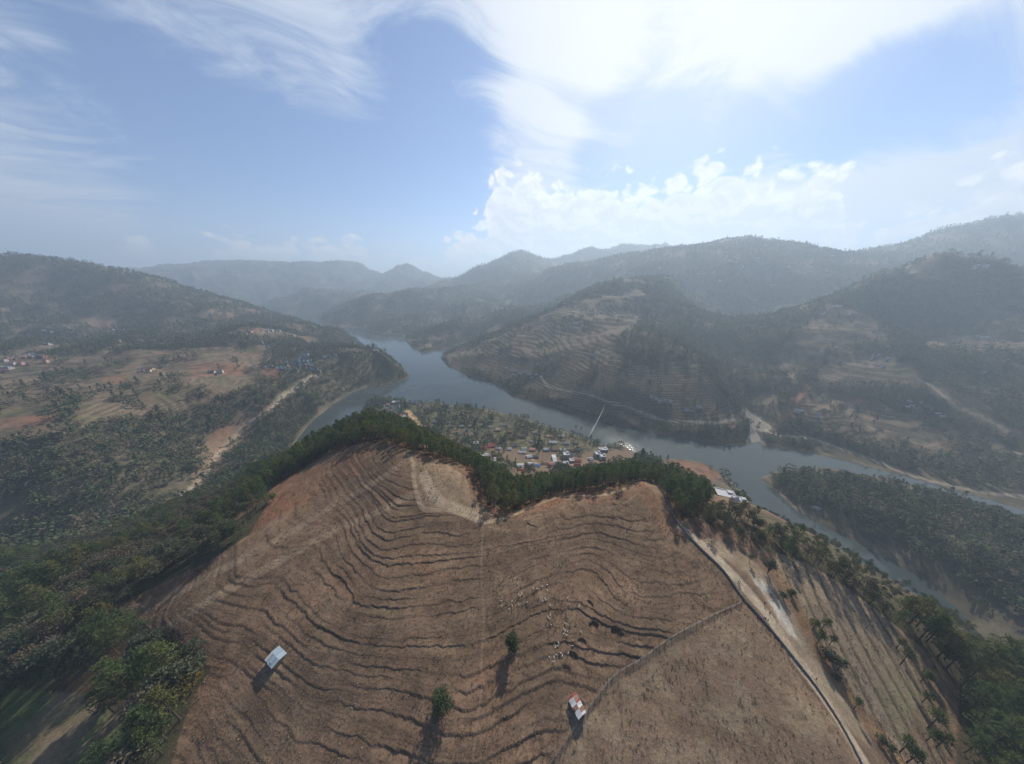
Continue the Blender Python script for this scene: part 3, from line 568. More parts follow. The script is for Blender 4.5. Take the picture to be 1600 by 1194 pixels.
def land_material():
    m = bpy.data.materials.new('bare_land'); m.use_nodes = True; m.node_tree.nodes.clear(); T = NT(m.node_tree)
    att = T.node('ShaderNodeAttribute', attribute_name='soil'); pos = T.node('ShaderNodeNewGeometry').outputs['Position']
    n_f = T.noise(pos, 1.6, 4, .65); n_m = T.noise(pos, .22, 4, .6); n_b = T.noise(pos, .045, 3, .6)
    # plough lines and tufts: drawn out across the slope
    f = T.math('ADD', .22, T.math('MULTIPLY', n_f, 1.5)); f = T.math('MULTIPLY', f, T.math('ADD', .5, T.math('MULTIPLY', n_m, 1.0))); f = T.math('MULTIPLY', f, T.math('ADD', .8, T.math('MULTIPLY', n_b, .4)))
    c = T.vmath('SCALE', att.outputs['Color'], None, f)
    tuft = T.ss(T.noise(pos, 2.6, 3, .7), .60, .70)
    c = T.mix(T.math('MULTIPLY', tuft, .35), c, (.19, .15, .095, 1))
    dark = T.ss(T.noise(pos, .9, 4, .7), .58, .74)
    c = T.mix(T.math('MULTIPLY', dark, .45), c, T.vmath('SCALE', c, None, .45))
    pl = T.node('ShaderNodeAttribute', attribute_name='plough').outputs['Fac']
    zf = T.math('ADD', T.math('MULTIPLY', T.sep(pos)[2], 3.6), T.math('MULTIPLY', T.noise(pos, .16, 4, .6), 3.0))
    lf = T.ss(T.math('ABSOLUTE', T.math('SUBTRACT', T.math('FRACT', zf), .5)), .28, .5)
    lf = T.math('MULTIPLY', T.math('MULTIPLY', lf, pl), T.ss(T.noise(pos, .35, 3, .6), .36, .62))
    c = T.mix(T.math('MULTIPLY', lf, .60), c, (.040, .028, .020, 1))
    fm = T.node('ShaderNodeAttribute', attribute_name='farm').outputs['Fac']
    zz = T.math('ADD', T.math('MULTIPLY', T.sep(pos)[2], .27), T.math('MULTIPLY', T.noise(pos, .016, 4, .6), 3.2))
    ln = T.ss(T.math('ABSOLUTE', T.math('SUBTRACT', T.math('FRACT', zz), .5)), .20, .40)
    ln = T.math('MULTIPLY', T.math('MULTIPLY', ln, fm), T.ss(T.noise(pos, .03, 3, .6), .38, .5))
    c = T.mix(T.math('MULTIPLY', ln, .85), c, T.mix(T.noise(pos, .05, 2, .5), (.028, .032, .018, 1), (.06, .05, .032, 1)))
    b = T.node('ShaderNodeBsdfPrincipled'); T.put(b.inputs['Base Color'], c); b.inputs['Roughness'].default_value = .95; b.inputs['Specular IOR Level'].default_value = .08
    bp = T.node('ShaderNodeBump'); bp.inputs['Strength'].default_value = .8; bp.inputs['Distance'].default_value = .35
    T.put(bp.inputs['Height'], T.math('ADD', T.math('MULTIPLY', n_f, .55), T.math('MULTIPLY', n_m, 1.2))); T.l.new(bp.outputs[0], b.inputs['Normal'])
    o = T.node('ShaderNodeOutputMaterial'); T.l.new(b.outputs[0], o.inputs[0]); return m
LAND = land_material()

def sheet(name, i0, i1):
    n = i1 - i0 + 1; s = slice(i0 * NA, (i1 + 1) * NA); idx = np.arange(n * NA).reshape(n, NA)
    q = np.stack([idx[:-1, :-1], idx[1:, :-1], idx[1:, 1:], idx[:-1, 1:]], -1).reshape(-1, 4)[:, ::-1]
    me = bpy.data.meshes.new(name); me.vertices.add(n * NA); me.vertices.foreach_set('co', np.stack([GX[s], GY[s], GH[s]], 1).ravel())
    me.loops.add(q.size); me.loops.foreach_set('vertex_index', q.ravel().astype(np.int32)); me.polygons.add(len(q)); me.polygons.foreach_set('loop_start', np.arange(0, q.size, 4, dtype=np.int32))
    me.update(calc_edges=True)
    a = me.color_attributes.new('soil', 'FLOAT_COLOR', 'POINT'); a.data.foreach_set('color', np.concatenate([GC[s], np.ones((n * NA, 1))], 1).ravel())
    a = me.attributes.new('plough', 'FLOAT', 'POINT'); a.data.foreach_set('value', GP[s])
    a = me.attributes.new('farm', 'FLOAT', 'POINT'); a.data.foreach_set('value', GT[s])
    me.polygons.foreach_set('use_smooth', np.ones(len(q), bool)); me.materials.append(LAND)
    o = bpy.data.objects.new(name, me); COL.objects.link(o); return put(o, kind='structure')
k1, k2 = int(np.searchsorted(rad, 275)), int(np.searchsorted(rad, 1500))
sheet('ground', 0, k1); sheet('hills', k1, k2); sheet('mountains', k2, NR - 1)

# ------------------------------------------------------------------ water
def water_material(name, deep, wave, rough):
    m = bpy.data.materials.new(name); m.use_nodes = True; m.node_tree.nodes.clear(); T = NT(m.node_tree)
    pos = T.node('ShaderNodeNewGeometry').outputs['Position']; b = T.node('ShaderNodeBsdfPrincipled')
    n0 = T.noise(pos, .012, 3, .5)
    T.put(b.inputs['Base Color'], T.mix(T.ss(n0, .35, .65), (*deep, 1), (deep[0] * 1.25, deep[1] * 1.2, deep[2] * 1.15, 1)))
    T.put(b.inputs['Roughness'], T.ss(n0, .3, .7, rough * .5, rough * 1.5)); b.inputs['IOR'].default_value = 1.333
    bp = T.node('ShaderNodeBump'); T.put(bp.inputs['Strength'], T.ss(n0, .35, .65, wave * .35, wave * 1.4)); bp.inputs['Distance'].default_value = .6
    st = T.vmath('MULTIPLY', pos, (1.0, .55, 1.0))
    T.put(bp.inputs['Height'], T.math('ADD', T.noise(st, .42, 3, .6), T.math('MULTIPLY', T.noise(st, .09, 2, .5), 1.6))); T.l.new(bp.outputs[0], b.inputs['Normal'])
    o = T.node('ShaderNodeOutputMaterial'); T.l.new(b.outputs[0], o.inputs[0]); return m
me = bpy.data.meshes.new('lake'); me.from_pydata([(-2600, 60, 0), (1500, 60, 0), (1500, 3000, 0), (-2600, 3000, 0)], [], [(0, 1, 2, 3)])
me.materials.append(water_material('lake_water', (.036, .047, .047), .12, .055))
lake = bpy.data.objects.new('lake', me); COL.objects.link(lake); put(lake, kind='structure')
# ------------------------------------------------------------------ trees
class MB:
    """collects faces for one mesh"""
    def __init__(s): s.v, s.f, s.m = [], [], []
    def add(s, verts, faces, mi=0):
        b = len(s.v); s.v += [tuple(p) for p in verts]; s.f += [tuple(b + i for i in q) for q in faces]; s.m += [mi] * len(faces)
    def tube(s, pts, rads, n=6, mi=0, cap=True):
        rings = []
        for k, p in enumerate(pts):
            p = Vector(p); t = (Vector(pts[min(k + 1, len(pts) - 1)]) - Vector(pts[max(k - 1, 0)])).normalized()
            a = t.orthogonal().normalized(); c = t.cross(a)
            rings.append([p + (a * math.cos(2 * math.pi * i / n) + c * math.sin(2 * math.pi * i / n)) * rads[k] for i in range(n)])
        V = [p for r in rings for p in r]; F = []
        for k in range(len(pts) - 1):
            for i in range(n): F.append((k * n + i, k * n + (i + 1) % n, (k + 1) * n + (i + 1) % n, (k + 1) * n + i))
        if cap: F.append(tuple(range(n - 1, -1, -1))); F.append(tuple((len(pts) - 1) * n + i for i in range(n)))
        s.add(V, F, mi)
    def box(s, c, d, rz=0.0, mi=0, tilt=None):
        M = Matrix.Rotation(rz, 3, 'Z')
        if tilt is not None: M = M @ tilt
        V = [Vector(c) + M @ Vector((sx * d[0] / 2, sy * d[1] / 2, sz * d[2] / 2)) for sz in (-1, 1) for sy in (-1, 1) for sx in (-1, 1)]
        s.add(V, [(0, 2, 3, 1), (4, 5, 7, 6), (0, 1, 5, 4), (2, 6, 7, 3), (0, 4, 6, 2), (1, 3, 7, 5)], mi)
    def leaf(s, p, size, r, up=.3, asp=.55, mi=0):
        n = Vector((r.gauss(0, 1), r.gauss(0, 1), abs(r.gauss(0, 1)) + up)).normalized(); a = n.orthogonal().normalized()
        a.rotate(Matrix.Rotation(r.random() * 6.28, 3, n)); b = n.cross(a); a = a * size * .5; b = b * size * asp * .5
        s.add((p - a, p + b, p + a, p - b), [(0, 1, 2, 3)], mi)
    def mesh(s, name, mats, smooth=False):
        me = bpy.data.meshes.new(name); me.from_pydata(s.v, [], s.f)
        for m in mats: me.materials.append(m)
        if any(s.m): me.polygons.foreach_set('material_index', s.m)
        if smooth: me.polygons.foreach_set('use_smooth', [True] * len(s.f))
        me.update(); return me
def link(name, data, parent=None, loc=(0, 0, 0), rz=0.0, sc=1.0, **props):
    o = bpy.data.objects.new(name, data); COL.objects.link(o); o.location = loc; o.rotation_euler = (0, 0, rz)
    o.scale = (sc, sc, sc) if not hasattr(sc, '__len__') else sc
    if parent is not None: o.parent = parent
    for k, v in props.items(): o[k] = v
    return o

def leaf_material(name, stops, trans=.28):
    m = bpy.data.materials.new(name); m.use_nodes = True; m.node_tree.nodes.clear(); T = NT(m.node_tree)
    rnd = T.node('ShaderNodeObjectInfo').outputs['Random']; ra = T.node('ShaderNodeValToRGB'); T.l.new(rnd, ra.inputs[0])
    e = ra.color_ramp.elements
    for k, (p, c) in enumerate(stops):
        el = e[k] if k < 2 else e.new(p)
        el.position = p; el.color = (*c, 1)
    oc = T.node('ShaderNodeTexCoord').outputs['Object']
    n = T.noise(oc, .9, 3, .6)
    c = T.vmath('SCALE', ra.outputs[0], None, T.math('ADD', .55, T.math('MULTIPLY', n, .95)))
    b = T.node('ShaderNodeBsdfDiffuse'); T.put(b.inputs[0], c); tr = T.node('ShaderNodeBsdfTranslucent'); T.put(tr.inputs[0], c)
    mx = T.node('ShaderNodeMixShader'); mx.inputs[0].default_value = trans; T.l.new(b.outputs[0], mx.inputs[1]); T.l.new(tr.outputs[0], mx.inputs[2])
    o = T.node('ShaderNodeOutputMaterial'); T.l.new(mx.outputs[0], o.inputs[0]); return m
M_BARK = mat('bark', (.075, .058, .045), .95, .3, 2.0, objvar=.25)
M_PALEBARK = mat('grey_bark', (.17, .15, .13), .95, .3, 2.0, objvar=.25)
M_NEEDLE = leaf_material('pine_needles', [(0, (.056, .084, .040)), (.45, (.078, .108, .044)), (.8, (.102, .124, .046)), (1, (.130, .122, .046))], .4)
M_LEAF = leaf_material('oak_leaves', [(0, (.062, .074, .048)), (.4, (.084, .095, .060)), (.7, (.096, .102, .066)), (.88, (.115, .102, .072)), (1, (.130, .100, .066))])
M_GOLD = leaf_material('turning_leaves', [(0, (.15, .115, .025)), (1, (.17, .11, .025))])
M_FRESH = leaf_material('fresh_leaves', [(0, (.060, .095, .035)), (1, (.075, .105, .035))])
M_LONE = leaf_material('willow_leaves', [(0, (.052, .068, .036)), (1, (.058, .074, .040))])
M_FAR = leaf_material('hillside_leaves', [(0, (.058, .082, .044)), (.5, (.084, .106, .056)), (.8, (.108, .114, .068)), (1, (.155, .128, .092))], .2)

def pine_meshes(seed, H=14.0, crown0=.34, RR=2.5, dense=1.0, lean=0.0):
    r = random.Random(seed); t = MB(); c = MB()
    bend = [(r.gauss(0, .25) * k + lean * k * k, r.gauss(0, .25) * k) for k in (0, .3, .6, 1)]
    axis = lambda u: Vector((np.interp(u, (0, .3, .6, 1), [b[0] for b in bend]), np.interp(u, (0, .3, .6, 1), [b[1] for b in bend]), H * u))
    t.tube([axis(u) for u in (-.03, .1, .35, .6, .82, .98)], [.26, .20, .16, .12, .07, .02], 6)
    for k in range(int(12 * dense)):
        u = crown0 + (1 - crown0) * (k + r.random() * .6) / (12 * dense); tt = (u - crown0) / (1 - crown0)
        L0 = RR * (.55 + .75 * math.sin(min(1, .25 + tt * .85) * math.pi) ** .8) * (1 - .35 * tt)
        nb = r.randint(4, 5); a0 = r.random() * 6.28
        for j in range(nb):
            if r.random() < .12: continue
            a = a0 + j * 6.28 / nb + r.gauss(0, .25); L = L0 * r.uniform(.65, 1.1); d = Vector((math.cos(a), math.sin(a), .22 + .35 * tt + r.gauss(0, .1)))
            p0 = axis(u); t.tube([p0, p0 + d * L * .9], [.05, .015], 3, cap=False)
            for q in (.45, .72, .95, 1.08):
                pc = p0 + d * L * q + Vector((r.gauss(0, .12), r.gauss(0, .12), r.gauss(0, .1)))
                for _ in range(5): c.leaf(pc + Vector((r.gauss(0, .30), r.gauss(0, .30), r.gauss(0, .24))), r.uniform(.40, .72), r, .4, .5)
    for _ in range(22): c.leaf(axis(1) + Vector((r.gauss(0, .3), r.gauss(0, .3), r.gauss(-.1, .4))), .5, r, .4, .5)
    return t, c
def broad_meshes(seed, H=9.5, RR=3.8, base=.30, nl=9, leaf=(.40, .72), density=26, squash=.8, lo=.48):
    r = random.Random(seed); t = MB(); c = MB()
    fork = Vector((r.gauss(0, .2), r.gauss(0, .2), H * base)); t.tube([(0, 0, -.4), fork * .5, fork], [.30, .22, .18], 6)
    for k in range(nl):
        a = k * 2.4 + r.gauss(0, .3); rad_ = RR * .62 * math.sqrt((k + .4) / nl) * 1.15; zz = H * r.uniform(lo, .80) - .22 * rad_
        if k < 2: zz = H * .84; rad_ *= .5
        ctr = Vector((math.cos(a) * rad_, math.sin(a) * rad_, zz)); lr = RR * r.uniform(.36, .52)
        t.tube([fork, fork.lerp(ctr, .55) + Vector((0, 0, .3)), ctr], [.13, .08, .03], 4, cap=False)
        for _ in range(int(density)):
            d = Vector((r.gauss(0, 1), r.gauss(0, 1), r.gauss(.25, 1))).normalized(); pc = ctr + Vector((d.x * lr, d.y * lr, d.z * lr * squash)) * r.uniform(.7, 1.06)
            for _ in range(4): c.leaf(pc + Vector((r.gauss(0, .26), r.gauss(0, .26), r.gauss(0, .2))), r.uniform(*leaf), r, .35, .62)
    return t, c
def far_mesh(seed, conifer=False):
    """a whole tree for hillsides: short trunk and some ninety leaf clumps"""
    r = random.Random(seed); b = MB(); b.tube([(0, 0, -.5), (0, 0, 3.5)], [.2, .12], 4, 1)
    H = 8.5
    for k in range(84):
        if conifer:
            u = r.random() ** 1.3; a = r.random() * 6.28; q = (1 - u * .75) * 2.3 * r.uniform(.4, 1); p = Vector((math.cos(a) * q, math.sin(a) * q, 2.4 + u * 8.5))
        else:
            d = Vector((r.gauss(0, 1), r.gauss(0, 1), r.gauss(.2, .9))).normalized(); lump = 1 + .28 * math.sin(d.x * 4 + seed) * math.cos(d.y * 5 + seed * 2); p = Vector((d.x * 3.4, d.y * 3.4, 4.9 + d.z * 3.1)) * 1.0; p = Vector((p.x * lump, p.y * lump, p.z)) * 1.0
        b.leaf(p, r.uniform(1.0, 1.9), r, .5, .75)
    return b
def bare_mesh(seed, H=8.0):
    r = random.Random(seed); t = MB(); t.tube([(0, 0, -.3), (r.gauss(0, .15), r.gauss(0, .15), H * .45), (r.gauss(0, .4), r.gauss(0, .4), H * .8)], [.18, .12, .04], 5)
    for k in range(34):
        u = r.uniform(.28, .8); a = r.random() * 6.28; L = r.uniform(1.1, 2.8) * (1.15 - u * .6); p = Vector((0, 0, H * u)); e = p + Vector((math.cos(a) * L, math.sin(a) * L, L * r.uniform(.4, 1.0)))
        t.tube([p, p.lerp(e, .5) + Vector((0, 0, -.1)), e], [.06, .045, .02], 3, cap=False)
        for _ in range(3):
            q = p.lerp(e, r.uniform(.4, .9)); t.tube([q, q + Vector((r.gauss(0, .7), r.gauss(0, .7), r.uniform(.2, .9)))], [.035, .012], 3, cap=False)
    return t

PINES = []; BROADS = []
for k in range(5):
    t, c = pine_meshes(100 + k, 14 + (k % 3), .30 + .05 * (k % 3), 2.5 + .2 * (k % 2)); PINES.append((t.mesh('pine_trunk', [M_BARK]), c.mesh('pine_crown', [M_NEEDLE])))
for k in range(6):
    t, c = broad_meshes(200 + k, 9 + (k % 3), 3.6 + .3 * (k % 2), nl=8 + k % 3); BROADS.append((t.mesh('oak_trunk', [M_BARK]), c.mesh('oak_crown', [M_LEAF])))
M_OLIVE = leaf_material('yellowing_needles', [(0, (.085, .100, .030)), (.6, (.115, .115, .034)), (1, (.145, .115, .036))], .4)
OLIVES = []
for t_, c_ in PINES: c2 = c_.copy(); c2.materials.clear(); c2.materials.append(M_OLIVE); OLIVES.append((t_, c2))
FARM = [far_mesh(300 + k, k >= 4).mesh('hillside_tree', [M_FAR, M_BARK]) for k in range(6)]
BARES = [bare_mesh(400 + k).mesh('bare_tree', [M_PALEBARK]) for k in range(3)]

# where trees stand: jittered grid over the land, thinned by the land cover
def candidates(r0, r1, cell, seed):
    g = np.random.default_rng(seed); n = int(r1 / cell) + 1
    ix, iy = np.meshgrid(np.arange(-n, n + 1), np.arange(-2, n + 1)); x = (ix.ravel() + g.uniform(-.42, .42, ix.size)) * cell; y = (iy.ravel() + g.uniform(-.42, .42, ix.size)) * cell
    r = np.hypot(x, y); q = (r >= r0) & (r < r1) & (np.abs(np.degrees(np.arctan2(x, y))) < 86); x, y = x[q], y[q]
    h = ground(x, y); px, py = project(x, y, h); q = (px > -140) & (px < 1740) & (py < 1330) & (py > 300) & (h > .6); x, y, h = x[q], y[q], h[q]
    c, f, belt, lw, rw = cover(x, y, h); keep = g.random(len(x)) < f
    return [a[keep] for a in (x, y, h, belt, lw, rw)]
trees = {'pine': [], 'broad': [], 'far': [], 'bare': []}
def sort_in(arr, seed, near):
    g = np.random.default_rng(seed); x, y, h, belt, lw, rw = arr; px, py = project(x, y, h); mix_ = fbm(x, y, 60, 3, 301)
    for i in range(len(x)):
        u = g.random()
        if belt[i]: k = 'pine' if u < .90 else 'broad'
        elif lw[i]: k = 'pine' if mix_[i] > .12 or px[i] > 470 else ('broad' if u < .93 else 'bare')
        elif rw[i]: k = 'pine' if px[i] > 1395 and u < .85 or u < .14 else ('broad' if u < .95 else 'bare')
        elif near: k = 'broad' if u < .85 else 'pine'
        else: k = 'far' if u < .965 else 'bare'
        s = g.uniform(.72, 1.15)
        if k == 'pine' and not rw[i]: s *= .97
        if lw[i] and px[i] > 330 and k == 'broad' and py[i] < 930: s *= .7
        elif lw[i] and py[i] > 880: s *= 1.38
        if px[i] > 1165 and py[i] > 785 and math.hypot(x[i], y[i]) < 420 and not rw[i]: s *= .5
        if rw[i]: s *= 1.2 if px[i] > 1420 else .85
        if k == 'far' and inside(px[i:i + 1], py[i:i + 1], VILLAGE)[0]: s *= g.uniform(.75, 1.2)
        if k == 'far': s *= 1.28 * (.75 + .6 * g.random() ** 2)
        trees[k].append((x[i], y[i], h[i], s, g.uniform(0, 6.28)))
def pick(arr, m): return [a[m] for a in arr]
A1 = candidates(18, 330, 4.3, 11); den = A1[3] | A1[4] | A1[5]
g_ = np.random.default_rng(5); sort_in(pick(A1, den & (A1[3] | (g_.random(len(den)) < np.where(A1[4], .50, .85)))), 12, True); sort_in(pick(A1, ~den & (g_.random(len(den)) < .42)), 13, True)
A2 = candidates(330, 720, 6.3, 14); sort_in(A2, 15, False)
A3 = candidates(720, 1450, 9.0, 16); sort_in(A3, 17, False)
A4 = candidates(1450, 2900, 15.0, 18); n4 = len(trees['far']); sort_in(A4, 19, False)
trees['far'] = trees['far'][:n4] + [(x, y, z, s * 1.35, a) for x, y, z, s, a in trees['far'][n4:]]

A5 = candidates(2900, 5600, 22.0, 20); n4 = len(trees['far']); sort_in(A5, 25, False)
trees['far'] = trees['far'][:n4] + [(x, y, z, s * 1.45, a) for x, y, z, s, a in trees['far'][n4:]]
def scatter(name, pts, meshes, seed, scale=1.0):
    """many trees beyond counting: one object that instances whole trees on its points"""
    if not pts: return
    P = np.array(pts); me = bpy.data.meshes.new(name); me.vertices.add(len(P)); me.vertices.foreach_set('co', (P[:, :3] - np.array([0, 0, .15])).ravel())
    a = me.attributes.new('size', 'FLOAT', 'POINT'); a.data.foreach_set('value', P[:, 3] * scale); a = me.attributes.new('turn', 'FLOAT', 'POINT'); a.data.foreach_set('value', P[:, 4])
    a = me.attributes.new('sort', 'INT', 'POINT'); a.data.foreach_set('value', np.random.default_rng(seed).integers(0, len(meshes), len(P)).astype(np.int32))
    src = bpy.data.collections.new(name + '_kinds')
    for i, m in enumerate(meshes): src.objects.link(bpy.data.objects.new('%s_kind_%02d' % (name, i), m))
    o = bpy.data.objects.new(name, me); COL.objects.link(o); put(o, kind='stuff')
    ng = bpy.data.node_groups.new(name, 'GeometryNodeTree'); ng.interface.new_socket('Geometry', in_out='INPUT', socket_type='NodeSocketGeometry'); ng.interface.new_socket('Geometry', in_out='OUTPUT', socket_type='NodeSocketGeometry')
    N, L = ng.nodes, ng.links; gi = N.new('NodeGroupInput'); go = N.new('NodeGroupOutput'); ci = N.new('GeometryNodeCollectionInfo'); ci.inputs['Collection'].default_value = src; ci.inputs['Separate Children'].default_value = True; ci.inputs['Reset Children'].default_value = True
    ip = N.new('GeometryNodeInstanceOnPoints'); ip.inputs['Pick Instance'].default_value = True
    def attr(nm, t):
        n = N.new('GeometryNodeInputNamedAttribute'); n.data_type = t; n.inputs['Name'].default_value = nm; return next(s for s in n.outputs if s.enabled and s.name == 'Attribute')
    cx = N.new('ShaderNodeCombineXYZ'); L.new(attr('turn', 'FLOAT'), cx.inputs[2]); er = N.new('FunctionNodeEulerToRotation'); L.new(cx.outputs[0], er.inputs[0])
    L.new(gi.outputs[0], ip.inputs['Points']); L.new(ci.outputs[0], ip.inputs['Instance']); L.new(attr('sort', 'INT'), ip.inputs['Instance Index']); L.new(er.outputs[0], ip.inputs['Rotation']); L.new(attr('size', 'FLOAT'), ip.inputs['Scale'])
    L.new(ip.outputs[0], go.inputs[0]); md = o.modifiers.new('plant', 'NODES'); md.node_group = ng
    return o
def whole(pair, name):
    """trunk and crown in one mesh for the massed trees"""
    b = MB(); ms = []
    for k, me in enumerate(pair):
        b.add([v.co for v in me.vertices], [tuple(p.vertices) for p in me.polygons], k); ms.append(me.materials[0])
    return b.mesh(name, ms)
def split_nearest(lst, n, size):
    P = np.array(lst); px, py = project(P[:, 0], P[:, 1], P[:, 2]); d = np.sqrt(P[:, 0] ** 2 + P[:, 1] ** 2 + (P[:, 2] - CZ) ** 2); sc = P[:, 3] / d
    sc[(px < -30) | (px > 1630) | (py > 1215)] = -1; o = np.argsort(-sc); return [lst[i] for i in o[:n]], [lst[i] for i in o[n:]]
near_p, rest_p = split_nearest(trees['pine'], 285, 14); near_b, rest_b = split_nearest(trees['broad'], 280, 9)
def plant(name, kinds, x, y, z, s, a, label, cat, group=None, crown='crown'):
    t, c = kinds
    e = link(name, None, None, (x, y, z - .15), a, s, label=label, category=cat)
    if group: e['group'] = group
    link('trunk', t, e); link(crown, c, e); return e
def stand_of(x, y, z, what):
    px, py = (float(v[0]) for v in project(np.array([x]), np.array([y]), np.array([z])))
    if what == 'pine':
        if px > 1380: return 'tall dark pine in the grove at the lower right edge of the striped field', 'pines of the lower right grove'
        if px > 1085: return 'pine in the mixed line of trees between the dirt road and the lake', 'pines between dirt road and lake'
        if px > 860: return 'pine in the dense belt behind the right shoulder of the brown hill', 'pines behind the right shoulder'
        if px > 640: return 'pine in the dense belt between the sandy hilltop and the village', 'pines between hilltop and village'
        if px > 480: return 'pine on the wooded hump behind the summit of the brown hill', 'pines behind the summit'
        return 'pine in the woods down the left flank of the brown hill', 'pines on the left flank'
    if px > 1085: return 'round broadleaf tree in the mixed line of trees right of the dirt road', 'broadleaf trees right of the dirt road'
    if px > 560: return 'broadleaf tree among the pines behind the brown hill', 'broadleaf trees among the belt pines'
    if py < 860: return 'small bushy tree along the upper left edge of the brown hill', 'bushy trees on the upper left edge'
    if py < 960: return 'grey green oak in the dark wood below the left ridge', 'oaks below the left ridge'
    return 'grey green oak in the wood at the lower left of the brown hill', 'oaks at the lower left'
for i, (x, y, z, s, a) in enumerate(near_p):
    l, g = stand_of(x, y, z, 'pine'); plant('pine_tree', (OLIVES if 'hump' in l and i % 3 else PINES)[i % 5], x, y, z, s, a, l, 'pine tree', g)
for i, (x, y, z, s, a) in enumerate(near_b):
    l, g = stand_of(x, y, z, 'broad'); plant('broadleaf_tree', BROADS[i % 6], x, y, z, s, a, l, 'broadleaf tree', g)
scatter('pine_forest', rest_p, [whole(p, 'massed_pine') for p in PINES], 21); scatter('broadleaf_forest', rest_b, [whole(p, 'massed_oak') for p in BROADS], 22)
scatter('hillside_forest', trees['far'], FARM, 23); scatter('bare_woodland', trees['bare'], BARES, 24)

# trees one can point to
def single(px, py, kinds, s, label, cat='tree', name='broadleaf_tree', rz=0.0, tilt=None):
    x, y, z = hit(px, py); e = plant(name, kinds, x, y, z, s, rz, label, cat)
    if tilt: e.rotation_euler = (tilt[0], tilt[1], rz)
    return e
def kind_of(pair, lm):
    t, c = pair; return t.mesh('trunk', [M_BARK]), c.mesh('crown', [lm])
k_lone = kind_of(broad_meshes(901, 10.0, 3.6, .14, 15, (.34, .6), 40, 1.25, .2), M_LONE); k_lone2 = kind_of(broad_meshes(902, 7.4, 2.8, .14, 12, (.34, .58), 44, 1.15, .22), M_LONE)
single(692, 1106, k_lone, 1.0, 'larger of the two lone green trees on the brown field, nearer the bottom edge'); single(801, 1014, k_lone2, 1.0, 'smaller of the two lone green trees on the brown field, below the goat flock')
k_gold = kind_of(broad_meshes(903, 9, 4.0, .25, 10, (.4, .7), 24), M_GOLD); single(300, 1082, k_gold, .95, 'yellowing tree at the edge of the lower left wood')
single(428, 782, kind_of(broad_meshes(904, 6, 2.8, .2, 8, (.35, .6), 22), M_FRESH), .9, 'yellow green bush alone on the red slope near the upper left wood', 'bush', 'bush')
single(1199, 895, kind_of(broad_meshes(905, 9, 2.4, .1, 10, (.35, .6), 26), M_LEAF), 1.0, 'dark narrow tree standing at the top end of the striped field')
single(1222, 935, kind_of(broad_meshes(906, 3.2, 1.6, .1, 7, (.3, .5), 22), M_LEAF), 1, 'low dark bush on the bank beside the gravel patch', 'bush', 'bush'); single(1236, 930, kind_of(broad_meshes(907, 3, 1.4, .1, 7, (.3, .5), 22), M_LEAF), 1, 'small green bush just inside the top of the striped field', 'bush', 'bush')
k_s = [pine_meshes(920 + k, 8.5 + k, .55, 1.45, .6, lean=.5) for k in range(3)]; k_s = [kind_of(p, M_NEEDLE) for p in k_s]
for px, py, k, s, lab in ((1268, 985, 0, .75, 'thin pine at the upper end of the hedge beside the striped bank'), (1283, 985, 1, .8, 'forked looking thin pine beside the hedge, right of the topmost one'), (1276, 1006, 2, .75, 'thin pine with bare stem in the middle of the bank hedge'), (1296, 1007, 0, .65, 'leaning sparse pine just inside the striped field'),
                          (1308, 1048, 1, .7, 'bare stemmed pine below the dark bush cluster'), (1334, 1108, 2, .6, 'small crooked pine alone low on the striped field'), (1400, 1013, 1, .7, 'thin crooked pine at the right part of the striped field'), (1406, 1039, 2, 1.0, 'tall leaning pine trunk with sparse crown on the field edge'), (1438, 1065, 0, .8, 'short leaning pine in front of the right grove'),
                          (1440, 1098, 1, .75, 'pine with drooping crown by the dark hollow at the field edge'), (1449, 1138, 2, 1.05, 'tall bare pine trunk on the red slope, upper'), (1446, 1158, 0, .85, 'tall bare pine trunk on the red slope, middle'), (1462, 1168, 1, .9, 'tall bare pine trunk on the red slope, lower'), (1405, 1176, 2, .9, 'pine at the bottom edge of the striped field, left'), (1416, 1192, 0, 1.0, 'pine at the bottom edge of the striped field, right'), (1170, 878, 1, .5, 'small sapling near the parked machine')):
    single(px, py, k_s[k], s, lab, 'pine tree', 'pine_tree', rz=-.5 + k)
k_b = kind_of(broad_meshes(930, 4.5, 2.2, .15, 8, (.35, .6), 24), M_LEAF)
for px, py, s, lab in ((1290, 1030, 1.0, 'dark bush cluster in the middle of the bank hedge'), (1301, 1035, .9, 'round dark bush at the field side of the bank hedge'), (1270, 975, .6, 'dark bush at the top of the bank hedge'), (1375, 1160, .75, 'dark bush near the lower end of the striped field'), (1390, 1172, .6, 'bright green bush near the lower end of the striped field'), (1448, 1060, .9, 'leafy bush below the tall leaning pine trunk'), (1306, 1062, .6, 'low bush at the lower end of the bank hedge')):
    single(px, py, k_b, s, lab, 'bush', 'bush', rz=s * 9)
k_r = kind_of(pine_meshes(931, 11, .5, 2.3, .8), M_NEEDLE)
for px, py, s, lab in ((900, 672, 1.0, 'left of the two tall trees on the village shore'), (908, 674, .95, 'right of the two tall trees on the village shore'), (1126, 741, .5, 'lone round tree on the red promontory shore'), (1141, 750, .5, 'small pale tree on the promontory shore')): single(px, py, k_r if s > .6 else k_b, s, lab, 'tree', 'shore_tree')

